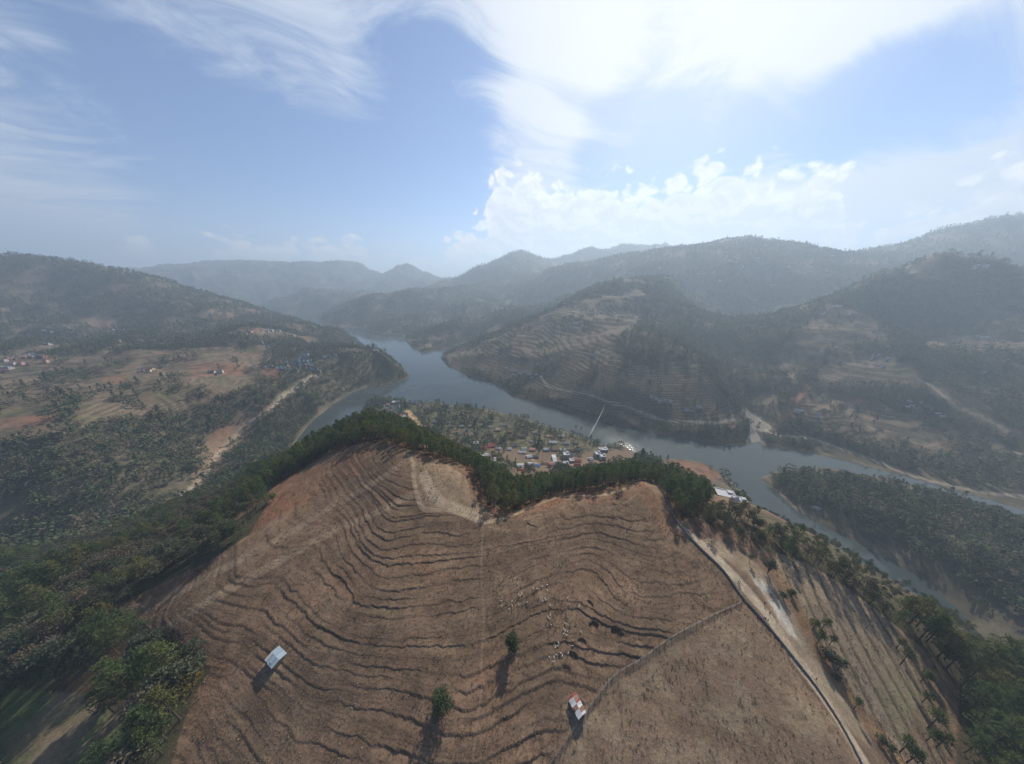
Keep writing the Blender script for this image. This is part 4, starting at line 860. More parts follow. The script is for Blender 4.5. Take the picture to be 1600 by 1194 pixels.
# dry tufts and stones on the worked ground, far past counting
def tuft_mesh(seed):
    r = random.Random(seed); b = MB()
    for _ in range(9):
        a = r.random() * 6.28; q = r.uniform(.03, .2); p = Vector((math.cos(a) * q, math.sin(a) * q, -.03)); t = p + Vector((math.cos(a) * r.uniform(.05, .3), math.sin(a) * r.uniform(.05, .3), r.uniform(.18, .5))); w = Vector((-math.sin(a), math.cos(a), 0)) * .05
        b.add((p - w, p + w, t), [(0, 1, 2)])
    return b.mesh('grass_tuft', [M_TUFT])
def stone_mesh(seed):
    r = random.Random(seed); b = MB(); V = [Vector((x_ * r.uniform(.7, 1.2), y_ * r.uniform(.7, 1.2), z_ * r.uniform(.5, .8))) * .22 for x_, y_, z_ in ((1, 0, 0), (-1, 0, 0), (0, 1, 0), (0, -1, 0), (0, 0, 1), (0, 0, -1), )]
    b.add(V, [(0, 2, 4), (2, 1, 4), (1, 3, 4), (3, 0, 4), (2, 0, 5), (1, 2, 5), (3, 1, 5), (0, 3, 5)]); return b.mesh('field_stone', [M_STONE])
M_TUFT = leaf_material('dry_grass_blades', [(0, (.17, .13, .075)), (.6, (.24, .185, .105)), (.85, (.12, .10, .055)), (1, (.10, .11, .05))], .2); M_STONE = mat('field_stone', (.16, .135, .11), .9, .2, 4, objvar=.3)
g = np.random.default_rng(61); nn = 90000; aa = np.radians(g.uniform(-82, 82, nn)); rr = np.sqrt(g.uniform(22 ** 2, 262 ** 2, nn)); tx, ty = rr * np.sin(aa), rr * np.cos(aa); tz = ground(tx, ty); tpx, tpy = project(tx, ty, tz)
ok = (inside(tpx, tpy, FIELD) | inside(tpx, tpy, STRIP)) & (g.random(nn) < .25 + 1.1 * np.clip(fbm(tx, ty, 14, 3, 311) + .15 + .5 * BANK(tx, ty, tz), 0, 1))
for k in ('ridge_path', 'knob_path', 'road', 'path_down'): ok &= seg_dist(tx, ty, ROADS[k][0]) > ROADS[k][1]
I = np.flatnonzero(ok); pass
scatter('dry_grass', [(tx[i], ty[i], tz[i] + .15, g.uniform(.6, 1.5), g.uniform(0, 6.28)) for i in I if i % 19], [tuft_mesh(k) for k in range(5)], 62)
scatter('field_stones', [(tx[i], ty[i], tz[i] + .18, g.uniform(.5, 1.6), g.uniform(0, 6.28)) for i in I if i % 19 == 0], [stone_mesh(k) for k in range(4)], 63)
# ------------------------------------------------------------------ buildings
WALLS = {'white': mat('white_plaster', (.48, .46, .43), .9, .12, .8), 'cream': mat('cream_plaster', (.50, .42, .30), .9, .12, .8), 'grey': mat('bare_concrete', (.30, .29, .28), .9, .2, .8), 'mud': mat('mud_wall', (.25, .15, .095), .95, .2, .8), 'pink': mat('pink_plaster', (.55, .33, .30), .9, .12, .8), 'red': mat('red_brick_wall', (.30, .085, .06), .9, .2, 1.2), 'blue': mat('blue_plaster', (.12, .26, .45), .9, .12, .8)}
def tin(name, rgb, rough=.7):
    m = bpy.data.materials.new(name); m.use_nodes = True; m.node_tree.nodes.clear(); T = NT(m.node_tree)
    oc = T.node('ShaderNodeTexCoord').outputs['Object']; n = T.noise(oc, 2.2, 4, .65); rn = T.node('ShaderNodeObjectInfo').outputs['Random']
    c = T.mix(T.math('MULTIPLY', T.ss(n, .55, .75), .55), (*rgb, 1), (.20, .12, .08, 1)); c = T.vmath('SCALE', c, None, T.math('ADD', .82, T.math('MULTIPLY', rn, .36)))
    b = T.node('ShaderNodeBsdfPrincipled'); T.put(b.inputs['Base Color'], c); b.inputs['Roughness'].default_value = rough; b.inputs['Specular IOR Level'].default_value = .15
    o = T.node('ShaderNodeOutputMaterial'); T.l.new(b.outputs[0], o.inputs[0]); return m
ROOFS = {'grey': tin('grey_tin', (.36, .37, .39)), 'white': tin('pale_tin', (.34, .35, .36)), 'red': tin('red_tin', (.19, .050, .042)), 'rust': tin('rusted_tin', (.19, .11, .085)), 'blue': tin('blue_tin', (.10, .19, .34)), 'pink': tin('faded_red_tin', (.50, .25, .22)), 'dark': tin('dark_slate', (.13, .12, .12), .8), 'thatch': tin('weathered_shingle', (.24, .19, .15), .95), 'sky': tin('pale_blue_tin', (.20, .26, .31))}
M_DOOR = mat('brown_door', (.10, .055, .03)); M_PANE = mat('window_glass', (.03, .035, .04), .12, spec=.5); M_TRIM = mat('white_trim', (.6, .58, .54))

def unit_meshes():
    U = {}
    w = MB(); w.box((0, 0, .30), (1, 1, 1.4)); w.add([(-.5, -.5, 1), (-.5, .5, 1), (-.5, 0, 1.5), (.5, -.5, 1), (.5, .5, 1), (.5, 0, 1.5)], [(0, 2, 1), (3, 4, 5)]); U['gable_wall'] = w
    r = MB()
    for s in (-1, 1):
        top = [(-.55, 0, 1.54), (.55, 0, 1.54), (.55, s * .60, .95), (-.55, s * .60, .95)]; V = top + [(a, b, c - .05) for a, b, c in top]
        F = [(0, 1, 2, 3), (7, 6, 5, 4), (0, 4, 5, 1), (1, 5, 6, 2), (2, 6, 7, 3), (3, 7, 4, 0)]; r.add(V, F)
        for k in range(9):                      # standing seams of the sheets
            x = -.5 + k * .125; r.add([(x - .008, 0, 1.55), (x + .008, 0, 1.55), (x + .008, s * .60, .96), (x - .008, s * .60, .96)], [(0, 1, 2, 3)])
    U['gable_roof'] = r
    f = MB(); f.box((0, 0, .35), (1, 1, 1.3)); U['flat_wall'] = f
    p = MB(); p.box((0, 0, 1.025), (1.06, 1.06, .05))
    for s in (-1, 1): p.box((0, s * .505, 1.10), (1.06, .05, .10)); p.box((s * .505, 0, 1.10), (.05, .955, .10))
    p.box((.28, .22, 1.16), (.28, .34, .22)); U['flat_roof'] = p
    d = MB(); d.box((0, -.505, .30), (.09, .02, .62)); U['door'] = d
    n = MB(); n.box((0, 0, 0), (.12, .02, .26)); n.box((0, -.008, 0), (.012, .012, .26), 0, 1); n.box((0, 0, -.15), (.15, .03, .03), 0, 1); U['window'] = n
    return U
UNIT = unit_meshes(); SHARED = {}
def shared(part, key, mats):
    if (part, key) not in SHARED: SHARED[(part, key)] = UNIT[part].mesh(part, mats)
    return SHARED[(part, key)]
def house(px, py, L, W, H, rz, wall, roof, label, style='gable', cat='house', group=None, name='house', storeys=1, openings=True, at=None):
    x, y, z = at or hit(px, py)
    z = min(g1(x + dx, y + dy) for dx in (-W / 3, W / 3) for dy in (-W / 3, W / 3))
    z = max(z, .3)
    e = link(name, None, None, (x, y, z), rz, (L, W, H), label=label, category=cat)
    if group: e['group'] = group
    link('wall', shared(style + '_wall', wall, [WALLS[wall]]), e); link('roof', shared(style + '_roof', roof, [ROOFS[roof]]), e)
    if openings:
        link('door', shared('door', 0, [M_DOOR]), e)
        for st in range(storeys):
            zz = (st + .55) / storeys
            for wx in ((-.33, .33) if storeys == 1 else (-.36, -.12, .12, .36)):
                if storeys > 1 and st == 0 and abs(wx) < .2: continue
                o = link('window', shared('window', 0, [M_PANE, M_TRIM]), e, (wx, -.508, zz)); o.scale = (1, 1, 1.0 / storeys)
        o = link('window', shared('window', 0, [M_PANE, M_TRIM]), e, (.508, 0, .55 / storeys), R(90)); o.scale = (1, 1, 1.0 / storeys)
    return e

# the village: px, py, length, depth, height, turn, walls, roof, label
H = lambda *a, **k: house(*a, group='village houses', **k)
row_a = [(778, 673, 9, 7, 3.2, .15, 'mud', 'thatch', 'grey hipped looking hut in the green clearing, largest of the upper cottages'), (797, 676, 9, 5, 2.8, -.2, 'mud', 'pink', 'faded red roofed cottage right of the clearing hut'), (835, 677, 9, 6, 3, .1, 'cream', 'thatch', 'tan roofed cottage below the two tall shore trees'),
         (859, 683, 11, 6, 3, .05, 'white', 'pink', 'pink roofed cottage, left of the pair nearest the lake shore'), (876, 683, 11, 6, 3, .05, 'white', 'white', 'bright white roofed cottage, right of the pair nearest the lake shore'), (817, 666, 7, 5, 2.6, 0, 'mud', 'pink', 'small pink roofed cottage among the shore trees'), (816, 684, 12, 6, 2.8, .1, 'mud', 'dark', 'long dark slate cottage in the upper row'), (754, 659, 9, 5, 2.8, .1, 'cream', 'thatch', 'tan roofed cottage at the left end beneath the grove'), (766, 668, 6, 4, 2.4, .2, 'white', 'grey', 'small grey hut left of the clearing'), (790, 665, 7, 4, 2.6, .1, 'grey', 'grey', 'grey hut just below the grove of shore trees')]
row_b = [(841, 693, 8, 6, 3.2, 0, 'white', 'white', 'white tin cottage at the left of the second row'), (864, 693, 13, 6, 3.2, 0, 'white', 'white', 'longest pale tin house, middle of the second row'), (884, 694, 9, 5, 3, 0, 'white', 'sky', 'pale blue roofed cottage in the second row'), (900, 694, 8, 5, 3, 0, 'grey', 'dark', 'dark roofed cottage at the right of the second row'), (830, 691, 5, 4, 2.6, 0, 'white', 'grey', 'tiny white shed left of the second row')]
row_c = [(779, 702, 7, 5, 2.8, 0, 'white', 'grey'), (796, 703, 7, 5, 2.8, 0, 'white', 'white'), (819, 703, 9, 5.5, 3, 0, 'white', 'white'), (832, 704, 9, 5.5, 3, 0, 'cream', 'pink'), (854, 704, 10, 5.5, 3, 0, 'blue', 'white'), (867, 704, 9, 5.5, 3, 0, 'cream', 'rust'), (879, 705, 9, 5.5, 3, 0, 'grey', 'grey'), (893, 705, 6, 5, 3, 0, 'white', 'rust'), (902, 705, 9, 5.5, 3, 0, 'grey', 'dark')]
ORD = ['first', 'second', 'third', 'fourth', 'fifth', 'sixth', 'seventh', 'eighth', 'ninth', 'tenth', 'eleventh', 'twelfth', 'thirteenth', 'fourteenth', 'fifteenth', 'sixteenth', 'seventeenth', 'eighteenth', 'nineteenth', 'twentieth', 'twenty first', 'twenty second', 'twenty third', 'twenty fourth', 'twenty fifth', 'twenty sixth']
RN = {'grey': 'grey tin roofed', 'white': 'pale tin roofed', 'red': 'red roofed', 'rust': 'rust brown roofed', 'blue': 'blue roofed', 'pink': 'faded red roofed', 'dark': 'dark roofed', 'thatch': 'tan roofed', 'sky': 'pale blue roofed'}
for a in row_a + row_b: H(*a)
for k, a in enumerate(row_c): H(*a, '%s cottage, %s from the left in the front row facing the bare field' % (RN[a[7]], ORD[k]))
for a, kw in [((816, 708, 12, 5, 2.6, 0, 'white', 'white', 'low white shed in front of the cottage rows'), {}), ((827, 715, 9, 6, 3, .3, 'grey', 'grey', 'grey tin house, left of the two beside the bare field'), {}), ((837, 715, 9, 6, 3.2, -.2, 'grey', 'dark', 'dark tin house, right of the two beside the bare field'), {}), ((866, 718, 6, 17, 3, 0, 'white', 'white', 'long narrow white shed pointing at the lake'), {}),
              ((884, 716, 9, 9, 9, 0, 'grey', 'white', 'three storey concrete house in the middle of the village'), dict(style='flat', storeys=3)), ((888, 706, 4, 4, 7, 0, 'white', 'white', 'narrow white tower house behind the three storey one'), dict(style='flat', storeys=2)), ((893, 714, 5, 5, 4, 0, 'white', 'sky', 'small pale house right of the three storey one'), {}), ((893, 722, 7, 7, 5, .1, 'grey', 'grey', 'grey flat roofed house below the three storey one'), dict(style='flat', storeys=2)),
              ((902, 722, 10, 7, 3.4, 0, 'red', 'red', 'bright red roofed house near the pines, upper of two'), {}), ((902, 728, 9, 5, 3, 0, 'red', 'red', 'red brick house against the pines, lower of two'), {}), ((923, 719, 7, 6, 3.4, .2, 'white', 'grey', 'white house left of the concrete blocks'), {}), ((933, 714, 9, 9, 8, .1, 'grey', 'white', 'grey concrete block with open upper floor, left block of the right cluster'), dict(style='flat', storeys=3)), ((941, 718, 9, 8, 8, 0, 'white', 'white', 'pale concrete block, front block of the right cluster'), dict(style='flat', storeys=3)), ((942, 705, 14, 8, 5, .1, 'grey', 'grey', 'wide grey concrete block, rear block of the right cluster'), dict(style='flat', storeys=2)),
              ((814, 729, 11, 7, 3, 0, 'grey', 'grey', 'grey tin house between the bare field and the pines'), {}), ((828, 727, 7, 6, 3, 0, 'white', 'white', 'white house left of the blue one by the lane'), {}), ((839, 729, 8, 6, 3, 0, 'white', 'blue', 'bright blue roofed house by the lane bend'), {}), ((852, 726, 11, 6, 3, .1, 'mud', 'rust', 'rust brown house at the lane bend'), {}), ((861, 727, 7, 5, 3, 0, 'cream', 'pink', 'small cream house right of the lane bend'), {}), ((873, 726, 9, 7, 4, 0, 'grey', 'dark', 'dark grey house against the pine tops'), {}), ((884, 727, 8, 7, 5, 0, 'cream', 'white', 'cream two storey house against the pine tops'), dict(style='flat', storeys=2)),
              ((815, 736, 10, 6, 3, -.2, 'red', 'red', 'low red house half sunk in shrubs'), {}), ((807, 747, 8, 5, 2.6, -.1, 'white', 'blue', 'blue sheeted hut in the notch of the pine belt'), {}),
              ((744, 702, 9, 8, 4, 0, 'white', 'blue', 'blue roofed house between two red ones in the bazaar'), {}), ((755, 702, 13, 7, 3.4, 0, 'red', 'red', 'long red roofed hall right of the blue one in the bazaar'), {}), ((767, 698, 11, 9, 4, .45, 'red', 'red', 'big red gabled house at the right end of the bazaar'), {}), ((732, 702, 12, 7, 3.4, 0, 'red', 'red', 'red roofed hall left of the blue one in the bazaar'), {}), ((744, 696, 8, 6, 6, 0, 'cream', 'white', 'cream two storey house behind the bazaar halls'), dict(style='flat', storeys=2)),
              ((746, 711, 9, 6, 3, .2, 'mud', 'thatch', 'tan roofed shop below the bazaar halls'), {}), ((753, 714, 6, 6, 3, -.2, 'white', 'white', 'white shop below the bazaar halls'), {}), ((760, 712, 7, 6, 3.2, .4, 'grey', 'white', 'pale roofed shop, upper of the white cluster'), {}), ((760, 719, 9, 6, 3.2, -.3, 'white', 'white', 'pale roofed shop, lower of the white cluster'), {}), ((771, 720, 8, 8, 4, .2, 'white', 'white', 'white two storey house at the edge of the bare field'), dict(style='flat', storeys=2)), ((772, 716, 5, 5, 4.6, .2, 'red', 'red', 'small red roofed house at the edge of the bare field'), {}),
              ((672, 686, 11, 7, 3.4, -.75, 'red', 'pink', 'half red half grey roofed house by the lower lane'), {}), ((678, 692, 8, 6, 3, -.75, 'grey', 'grey', 'grey roofed house down the lower lane'), {}), ((681, 682, 7, 6, 3, -.7, 'white', 'blue', 'blue tarpaulin roofed stall house beside the ochre street'), {}), ((671, 676, 10, 5, 3.6, -.75, 'red', 'rust', 'dark red house beside the ochre street, upper'), {}), ((664, 669, 9, 5, 3.6, -.75, 'grey', 'dark', 'dark grey house beside the ochre street, topmost'), {}), ((690, 693, 9, 5, 3.4, -.75, 'grey', 'grey', 'grey row house beside the ochre street, lower left'), {}), ((694, 697, 8, 5, 3.4, -.75, 'white', 'white', 'white row house at the foot of the ochre street'), {}),
              ((712, 688, 9, 6, 3.4, 0, 'white', 'red', 'red roofed house at the foot of the ochre street'), {}), ((711, 677, 8, 5, 3, .1, 'cream', 'pink', 'faded red cottage between the street and the grove'), {}), ((721, 667, 9, 5, 2.8, .1, 'grey', 'grey'), {}), ((698, 662, 12, 5, 2.8, .1, 'grey', 'dark'), {}), ((714, 654, 12, 5, 2.8, .1, 'grey', 'grey'), {}), ((694, 648, 11, 5, 2.8, .1, 'grey', 'thatch'), {}), ((681, 660, 8, 5, 2.8, -.3, 'white', 'grey'), {}), ((706, 668, 9, 5, 2.8, .1, 'mud', 'dark'), {}), ((735, 667, 8, 5, 2.8, .1, 'mud', 'thatch'), {}), ((670, 638, 9, 5, 2.8, -.2, 'white', 'white'), {}), ((725, 660, 9, 5, 2.8, .1, 'grey', 'grey'), {}),
              ((627, 652, 8, 6, 5, -.5, 'pink', 'pink', 'pink two storey house above the lower lane'), dict(style='flat', storeys=2)), ((632, 654, 4, 9, 6, -.3, 'white', 'white', 'tall narrow white house above the lower lane'), dict(style='flat', storeys=2)), ((619, 631, 16, 9, 6, .05, 'white', 'grey', 'long lakeside hotel with flat roof at the village tip'), dict(style='flat', storeys=2)), ((604, 629, 9, 7, 4, .05, 'pink', 'dark', 'pink house at the village tip, left of the hotel'), {}), ((589, 629, 8, 6, 4, .1, 'white', 'grey', 'grey roofed house second from the village tip'), {}), ((582, 628, 7, 6, 4, .1, 'white', 'pink', 'outermost house on the village tip'), {}), ((647, 631, 10, 8, 4, 0, 'blue', 'blue', 'bright blue roofed pavilion on the lake shore'), {}), ((634, 629, 7, 5, 3, .1, 'white', 'white', 'white hut between the hotel and the blue pavilion'), {}), ((664, 630, 6, 4, 2.6, .1, 'white', 'white', 'white hut right of the blue pavilion'), {}), ((618, 641, 8, 6, 4, -.4, 'grey', 'sky', 'pale blue roofed house behind the hotel'), {}), ((611, 644, 8, 6, 4, -.4, 'white', 'pink', 'faded pink house behind the hotel'), {}), ((628, 637, 7, 6, 3.4, -.4, 'white', 'white', 'white house at the top of the ochre street'), {})]:
    if len(a) == 8:
        a = (*a, '%s cottage between street and grove, at %s' % (RN[a[7]], {(721, 667): 'its lower right', (698, 662): 'its middle left', (714, 654): 'the row under the dark trees', (694, 648): 'the row end nearest the lake', (681, 660): 'the street side', (706, 668): 'its lower middle', (735, 667): 'its right end', (670, 638): 'the shore lane', (725, 660): 'its middle right'}[a[:2]]))
    H(*a, **kw)
for a, kw in [((1099, 752, 11, 8, 5, -.35, 'red', 'white', 'upper red walled building with white roof on the promontory'), dict(style='flat', storeys=2)), ((1132, 775, 13, 9, 5, -.35, 'red', 'white', 'largest flat white roofed building with red walls above the lake'), dict(style='flat', storeys=2)), ((1156, 784, 8, 7, 3.4, -.35, 'cream', 'white', 'low white roofed building ending the promontory'), dict(style='flat', storeys=1))]:
    house(*a, group='lakeside buildings on the promontory', **kw)
# pale terrace slab between the two red buildings
x, y, z = hit(1112, 765); b = MB(); b.box((0, 0, -.6), (12, 8, 1.6)); b.box((0, -3.9, .5), (12, .25, .9))
link('terrace', b.mesh('terrace', [mat('pale_paving', (.48, .43, .36), .9, .15, .5)]), None, (x, y, z + .5), -.35, 1, label='pale paved terrace between the two red walled buildings', category='terrace')

# small town on the pass, ridge lane and hill farms: far away, a wall and a roof each
RS = {'grey': 'grey', 'white': 'white', 'red': 'red', 'rust': 'brown', 'blue': 'blue', 'pink': 'pink', 'dark': 'dark', 'thatch': 'tan', 'sky': 'pale blue'}
def cluster(pts, what, group, size=(8, 6, 4), walls=('white',), roofs=('white', 'grey'), seed=1, storeys=1):
    r = random.Random(seed); pts = sorted(pts)
    for k, p in enumerate(pts):
        rf = p[2] if len(p) > 2 else r.choice(roofs); s = .8 * r.uniform(.8, 1.25) * (p[3] if len(p) > 3 else 1)
        house(p[0], p[1], size[0] * s, size[1] * s, size[2] * r.uniform(.9, 1.3), r.uniform(-.4, .4), r.choice(walls), rf, '%s house, %s from the left %s' % (RS[rf], ORD[k], what), group=group, openings=False, name='hill_house')
cluster([(479, 557, 'blue', 1.5), (470, 561, 'sky'), (474, 566, 'red'), (480, 569, 'grey'), (486, 566, 'white'), (466, 566, 'sky'), (461, 572, 'blue'), (467, 573, 'blue'), (473, 574, 'grey'), (477, 577, 'red'), (484, 577, 'red', 1.2), (481, 573, 'grey', 1.2), (488, 574, 'white'), (447, 568, 'blue'), (449, 574, 'blue'), (440, 578, 'white'), (446, 579, 'white'), (457, 581, 'white'), (463, 581, 'grey'), (490, 581, 'sky'), (494, 580, 'blue'), (499, 582, 'white')], 'in the small town on the pass', 'houses of the town on the pass', (9, 7, 6), ('white', 'grey', 'blue'), seed=3)
rv = random.Random(91)
_st = [(640, 640), (652, 655), (668, 673), (684, 689), (700, 699)]
_sp = []
for k in range(22):
    t = rv.uniform(0, 3.99); i_ = int(t); f_ = t - i_; x_ = _st[i_][0] + (_st[i_ + 1][0] - _st[i_][0]) * f_; y_ = _st[i_][1] + (_st[i_ + 1][1] - _st[i_][1]) * f_; o_ = rv.choice((-1, 1)) * rv.uniform(5, 9); _sp.append((x_ + o_, y_ - o_ * .45))
cluster(_sp, 'along the ochre market street', 'small shops along the market street', (7, 5, 3.4), ('white', 'cream', 'mud', 'grey'), ('grey', 'white', 'rust', 'red', 'sky', 'dark'), 92)
cluster([(578, 632), (584, 634), (592, 633), (598, 636), (606, 634), (612, 638), (622, 637), (604, 641), (614, 647), (620, 649), (640, 636), (654, 634), (660, 637)], 'at the village tip by the lake', 'small houses at the village tip', (8, 6, 4), ('white', 'pink', 'grey'), ('grey', 'white', 'pink', 'dark'), 93)
cluster([(686, 642), (702, 644), (722, 648), (738, 652), (690, 655), (730, 674), (745, 680), (700, 675), (718, 680), (732, 690), (748, 690), (756, 684), (764, 680), (772, 690), (786, 690), (800, 686), (806, 697), (742, 662)], 'among the garden trees of the village', 'cottages among the garden trees', (9, 5.5, 3.2), ('white', 'cream', 'mud', 'grey'), ('grey', 'thatch', 'white', 'rust', 'dark'), 94)
cluster([(1106, 760), (1118, 770), (1146, 786), (1090, 748), (1162, 792)], 'of the small outbuildings on the promontory', 'promontory outbuildings', (6, 5, 3), ('red', 'cream'), ('grey', 'rust'), 95)
cluster([(418, 574), (424, 573), (428, 571), (433, 570), (414, 575), (421, 570), (430, 574)], 'in the row left of the town', 'white sheds by the pass', (8, 5, 3), ('white',), ('white',), 4)
cluster([(508, 559), (515, 557), (524, 556), (530, 553), (536, 551), (545, 551), (556, 550), (563, 549)], 'along the ridge lane of the wooded headland', 'houses on the ridge lane', (10, 5, 3.5), ('white', 'cream'), ('white', 'grey'), 5)
cluster([(588, 549, 'white', 1.3), (596, 547, 'white', 1.5), (602, 546, 'white', 1.4)], 'among the lodges ending the headland', 'lodges on the headland', (12, 6, 4), ('white',), ('white',), 6)
cluster([(8, 565), (14, 560), (22, 559), (28, 561), (38, 560), (50, 559), (55, 556), (60, 552), (63, 557), (68, 558), (45, 557), (4, 578), (10, 581), (16, 577), (22, 571), (35, 570), (48, 571), (73, 567)], 'in the village at the left edge', 'houses of the left edge village', (11, 7, 4.5), ('white', 'mud', 'pink'), ('pink', 'rust', 'white', 'pink', 'grey'), 7)
cluster([(226, 580, 'white'), (233, 581, 'rust'), (238, 578, 'rust')], 'by the orange yard on the left plateau', 'houses at the orange yard', (10, 7, 4), ('cream',), ('rust',), 8)
cluster([(334, 583, 'red'), (340, 587, 'rust'), (329, 583, 'white'), (346, 582, 'white')], 'at the plateau farm', 'plateau farm houses', (9, 6, 4), ('mud', 'white'), ('red',), 9)
cluster([(345, 525), (352, 523, 'pink'), (360, 523, 'pink'), (366, 524), (371, 521, 'white', 1.3), (376, 522, 'white', 1.3), (385, 523), (391, 520, 'white', 1.3), (335, 525)], 'in the hilltop hamlet above the left plateau', 'hilltop hamlet houses', (11, 6, 5), ('white', 'pink'), ('white', 'pink', 'grey'), 10)
cluster([(418, 519), (424, 517), (436, 518), (441, 515), (452, 512), (424, 541), (419, 543), (428, 540), (408, 536)], 'on the slope right of the hamlet', 'houses right of the hamlet', (12, 6, 4), seed=11)
cluster([(72, 518), (80, 519), (175, 517), (186, 517), (192, 516), (105, 513), (186, 534), (220, 534), (240, 533), (75, 539, 'sky', 1.2), (60, 494), (290, 466), (360, 485), (330, 490)], 'on the long left mountain', 'houses on the left mountain', (14, 7, 4), seed=12)
cluster([(791, 576, 'grey', 1.5), (800, 580), (806, 582), (812, 585), (820, 583), (828, 586), (838, 588), (830, 592), (822, 590), (810, 590, 'grey'), (802, 587), (748, 583, 'red'), (755, 580), (804, 606, 'red'), (810, 607, 'red'), (798, 603)], 'in the shore hamlet', 'shore hamlet houses', (9, 6, 4), ('white', 'cream', 'mud'), ('white', 'grey', 'rust', 'white'), 13)
cluster([(882, 476), (869, 484), (890, 507), (897, 506), (902, 506), (908, 505), (884, 512), (938, 489), (942, 492), (959, 490), (968, 495), (985, 494), (995, 463), (925, 556), (928, 557), (941, 550), (764, 527), (760, 533), (852, 533), (896, 472)], 'over the middle hill terraces', 'farmhouses on the middle hill', (10, 6, 4), ('white', 'cream'), ('white', 'white', 'grey', 'sky'), 14)
cluster([(1017, 621), (1025, 624), (1030, 628), (1038, 628), (1047, 629), (1072, 642, 'sky'), (1080, 642, 'red'), (1090, 637), (1094, 638)], 'on the lower terraces above the lake road', 'farmhouses above the lake road', (9, 5, 3.5), seed=15)
cluster([(1300, 481), (1306, 480), (1312, 480), (1290, 488), (1286, 492), (1292, 486), (1325, 492), (1260, 505), (1218, 510), (1192, 513), (1180, 470), (1205, 446), (1210, 446), (1216, 482)], 'along the right crest', 'houses on the right crest', (9, 6, 4), seed=16)
cluster([(1365, 556), (1371, 557), (1360, 562), (1383, 563), (1386, 562), (1367, 572), (1378, 574, 'pink'), (1276, 651, 'sky'), (1245, 644), (1250, 644)], 'on the middle terraces of the right hill', 'terrace houses on the right hill', (9, 5, 4), seed=17)
cluster([(1418, 629), (1423, 637), (1437, 631, 'pink', 1.3), (1447, 637), (1452, 642, 'pink'), (1463, 648), (1473, 652), (1430, 639, 'rust'), (1415, 638)], 'in the farm by the big terraces', 'farm group on the big terraces', (10, 6, 4), ('white', 'mud'), ('white', 'white', 'grey'), 18)
cluster([(1525, 528), (1533, 529), (1541, 529), (1552, 533), (1565, 534), (1575, 565), (1535, 583), (1545, 610), (1555, 611)], 'on the high terraces at the right edge', 'houses at the right edge', (11, 6, 4), seed=19)
cluster([(1143, 670, 'pink', 1.4), (1157, 672, 'dark'), (1165, 671, 'rust')], 'at the side valley mouth', 'houses at the side valley mouth', (9, 6, 4), seed=20)
cluster([(920, 434, 'white', 1.4), (1030, 420), (1095, 428), (1100, 430), (1115, 426), (1135, 402), (1140, 408), (1150, 410), (1160, 417), (1185, 405), (1125, 440), (1230, 418), (1300, 402), (1570, 393), (1580, 393), (1525, 418), (1538, 417)], 'high on the hazy ranges at the back', 'specks of houses on the far ranges', (15, 9, 6), seed=21)
cluster([(1273, 794, 'white', .8), (1279, 797, 'grey', .8)], 'on the bare peninsula shore', 'boat huts on the peninsula shore', (6, 4, 2.6), seed=22)

# ------------------------------------------------------------------ two field sheds, roofed with loose tin sheets
def shed(c1, c2, width, H, n, cols, label, wallc):
    a, b = Vector(hit(*c1)), Vector(hit(*c2)); m = (a + b) / 2; L = (b - a).xy.length; rz = math.atan2(b.y - a.y, b.x - a.x); z = m.z
    e = link('field_shed', None, None, (m.x, m.y, z), rz, 1, label=label, category='shed')
    w = MB(); w.box((0, 0, H / 2 - .4), (L * .94, width * .86, H + .8)); w.add([(-L * .47, -width * .43, H), (-L * .47, width * .43, H), (-L * .47, 0, H + width * .10), (L * .47, -width * .43, H), (L * .47, width * .43, H), (L * .47, 0, H + width * .10)], [(0, 2, 1), (3, 4, 5)])
    link('wall', w.mesh('shed_wall', [WALLS[wallc]]), e); d = MB(); d.box((L * .1, -width * .43 - .02, .9), (.9, .05, 1.8)); link('door', d.mesh('shed_door', [M_DOOR]), e)
    r = random.Random(n)
    for s in (-1, 1):
        for k in range(n):
            x0, x1 = -L / 2 + k * L / n - .02, -L / 2 + (k + 1) * L / n + .04; zt, zb = H + .08 + width * .115 + r.uniform(0, .04), H + .02 + r.uniform(0, .05); q = MB(); yb = s * width * .54 + r.uniform(-.08, .08)
            N_ = 5; V = []
            for i in range(N_ + 1):
                x = x0 + (x1 - x0) * i / N_; dz = .025 * (i % 2); V += [(x, 0, zt + dz), (x, yb, zb + dz)]
            q.add(V, [(2 * i, 2 * i + 1, 2 * i + 3, 2 * i + 2) for i in range(N_)]); q.add([(a_, b_, c_ - .02) for a_, b_, c_ in V], [(2 * i, 2 * i + 2, 2 * i + 3, 2 * i + 1) for i in range(N_)])
            link('roof_sheet', q.mesh('roof_sheet', [ROOFS[cols(s, k, r)]]), e)
    return e
shed((427, 1023), (439, 1037), 4.4, 1.5, 5, lambda s, k, r: 'sky' if s > 0 else r.choice(['sky', 'sky', 'white']), 'grey blue tin shed alone on the left of the brown field', 'mud')
shed((893, 1089), (909, 1123), 3.2, 1.5, 9, lambda s, k, r: 'rust' if (k * 2 + (s > 0)) % 5 in (0, 3) and r.random() < .6 else ('red' if r.random() < .1 else 'grey'), 'long field shed with patchy red, rust and grey tin roof beside the wire fence', 'grey')

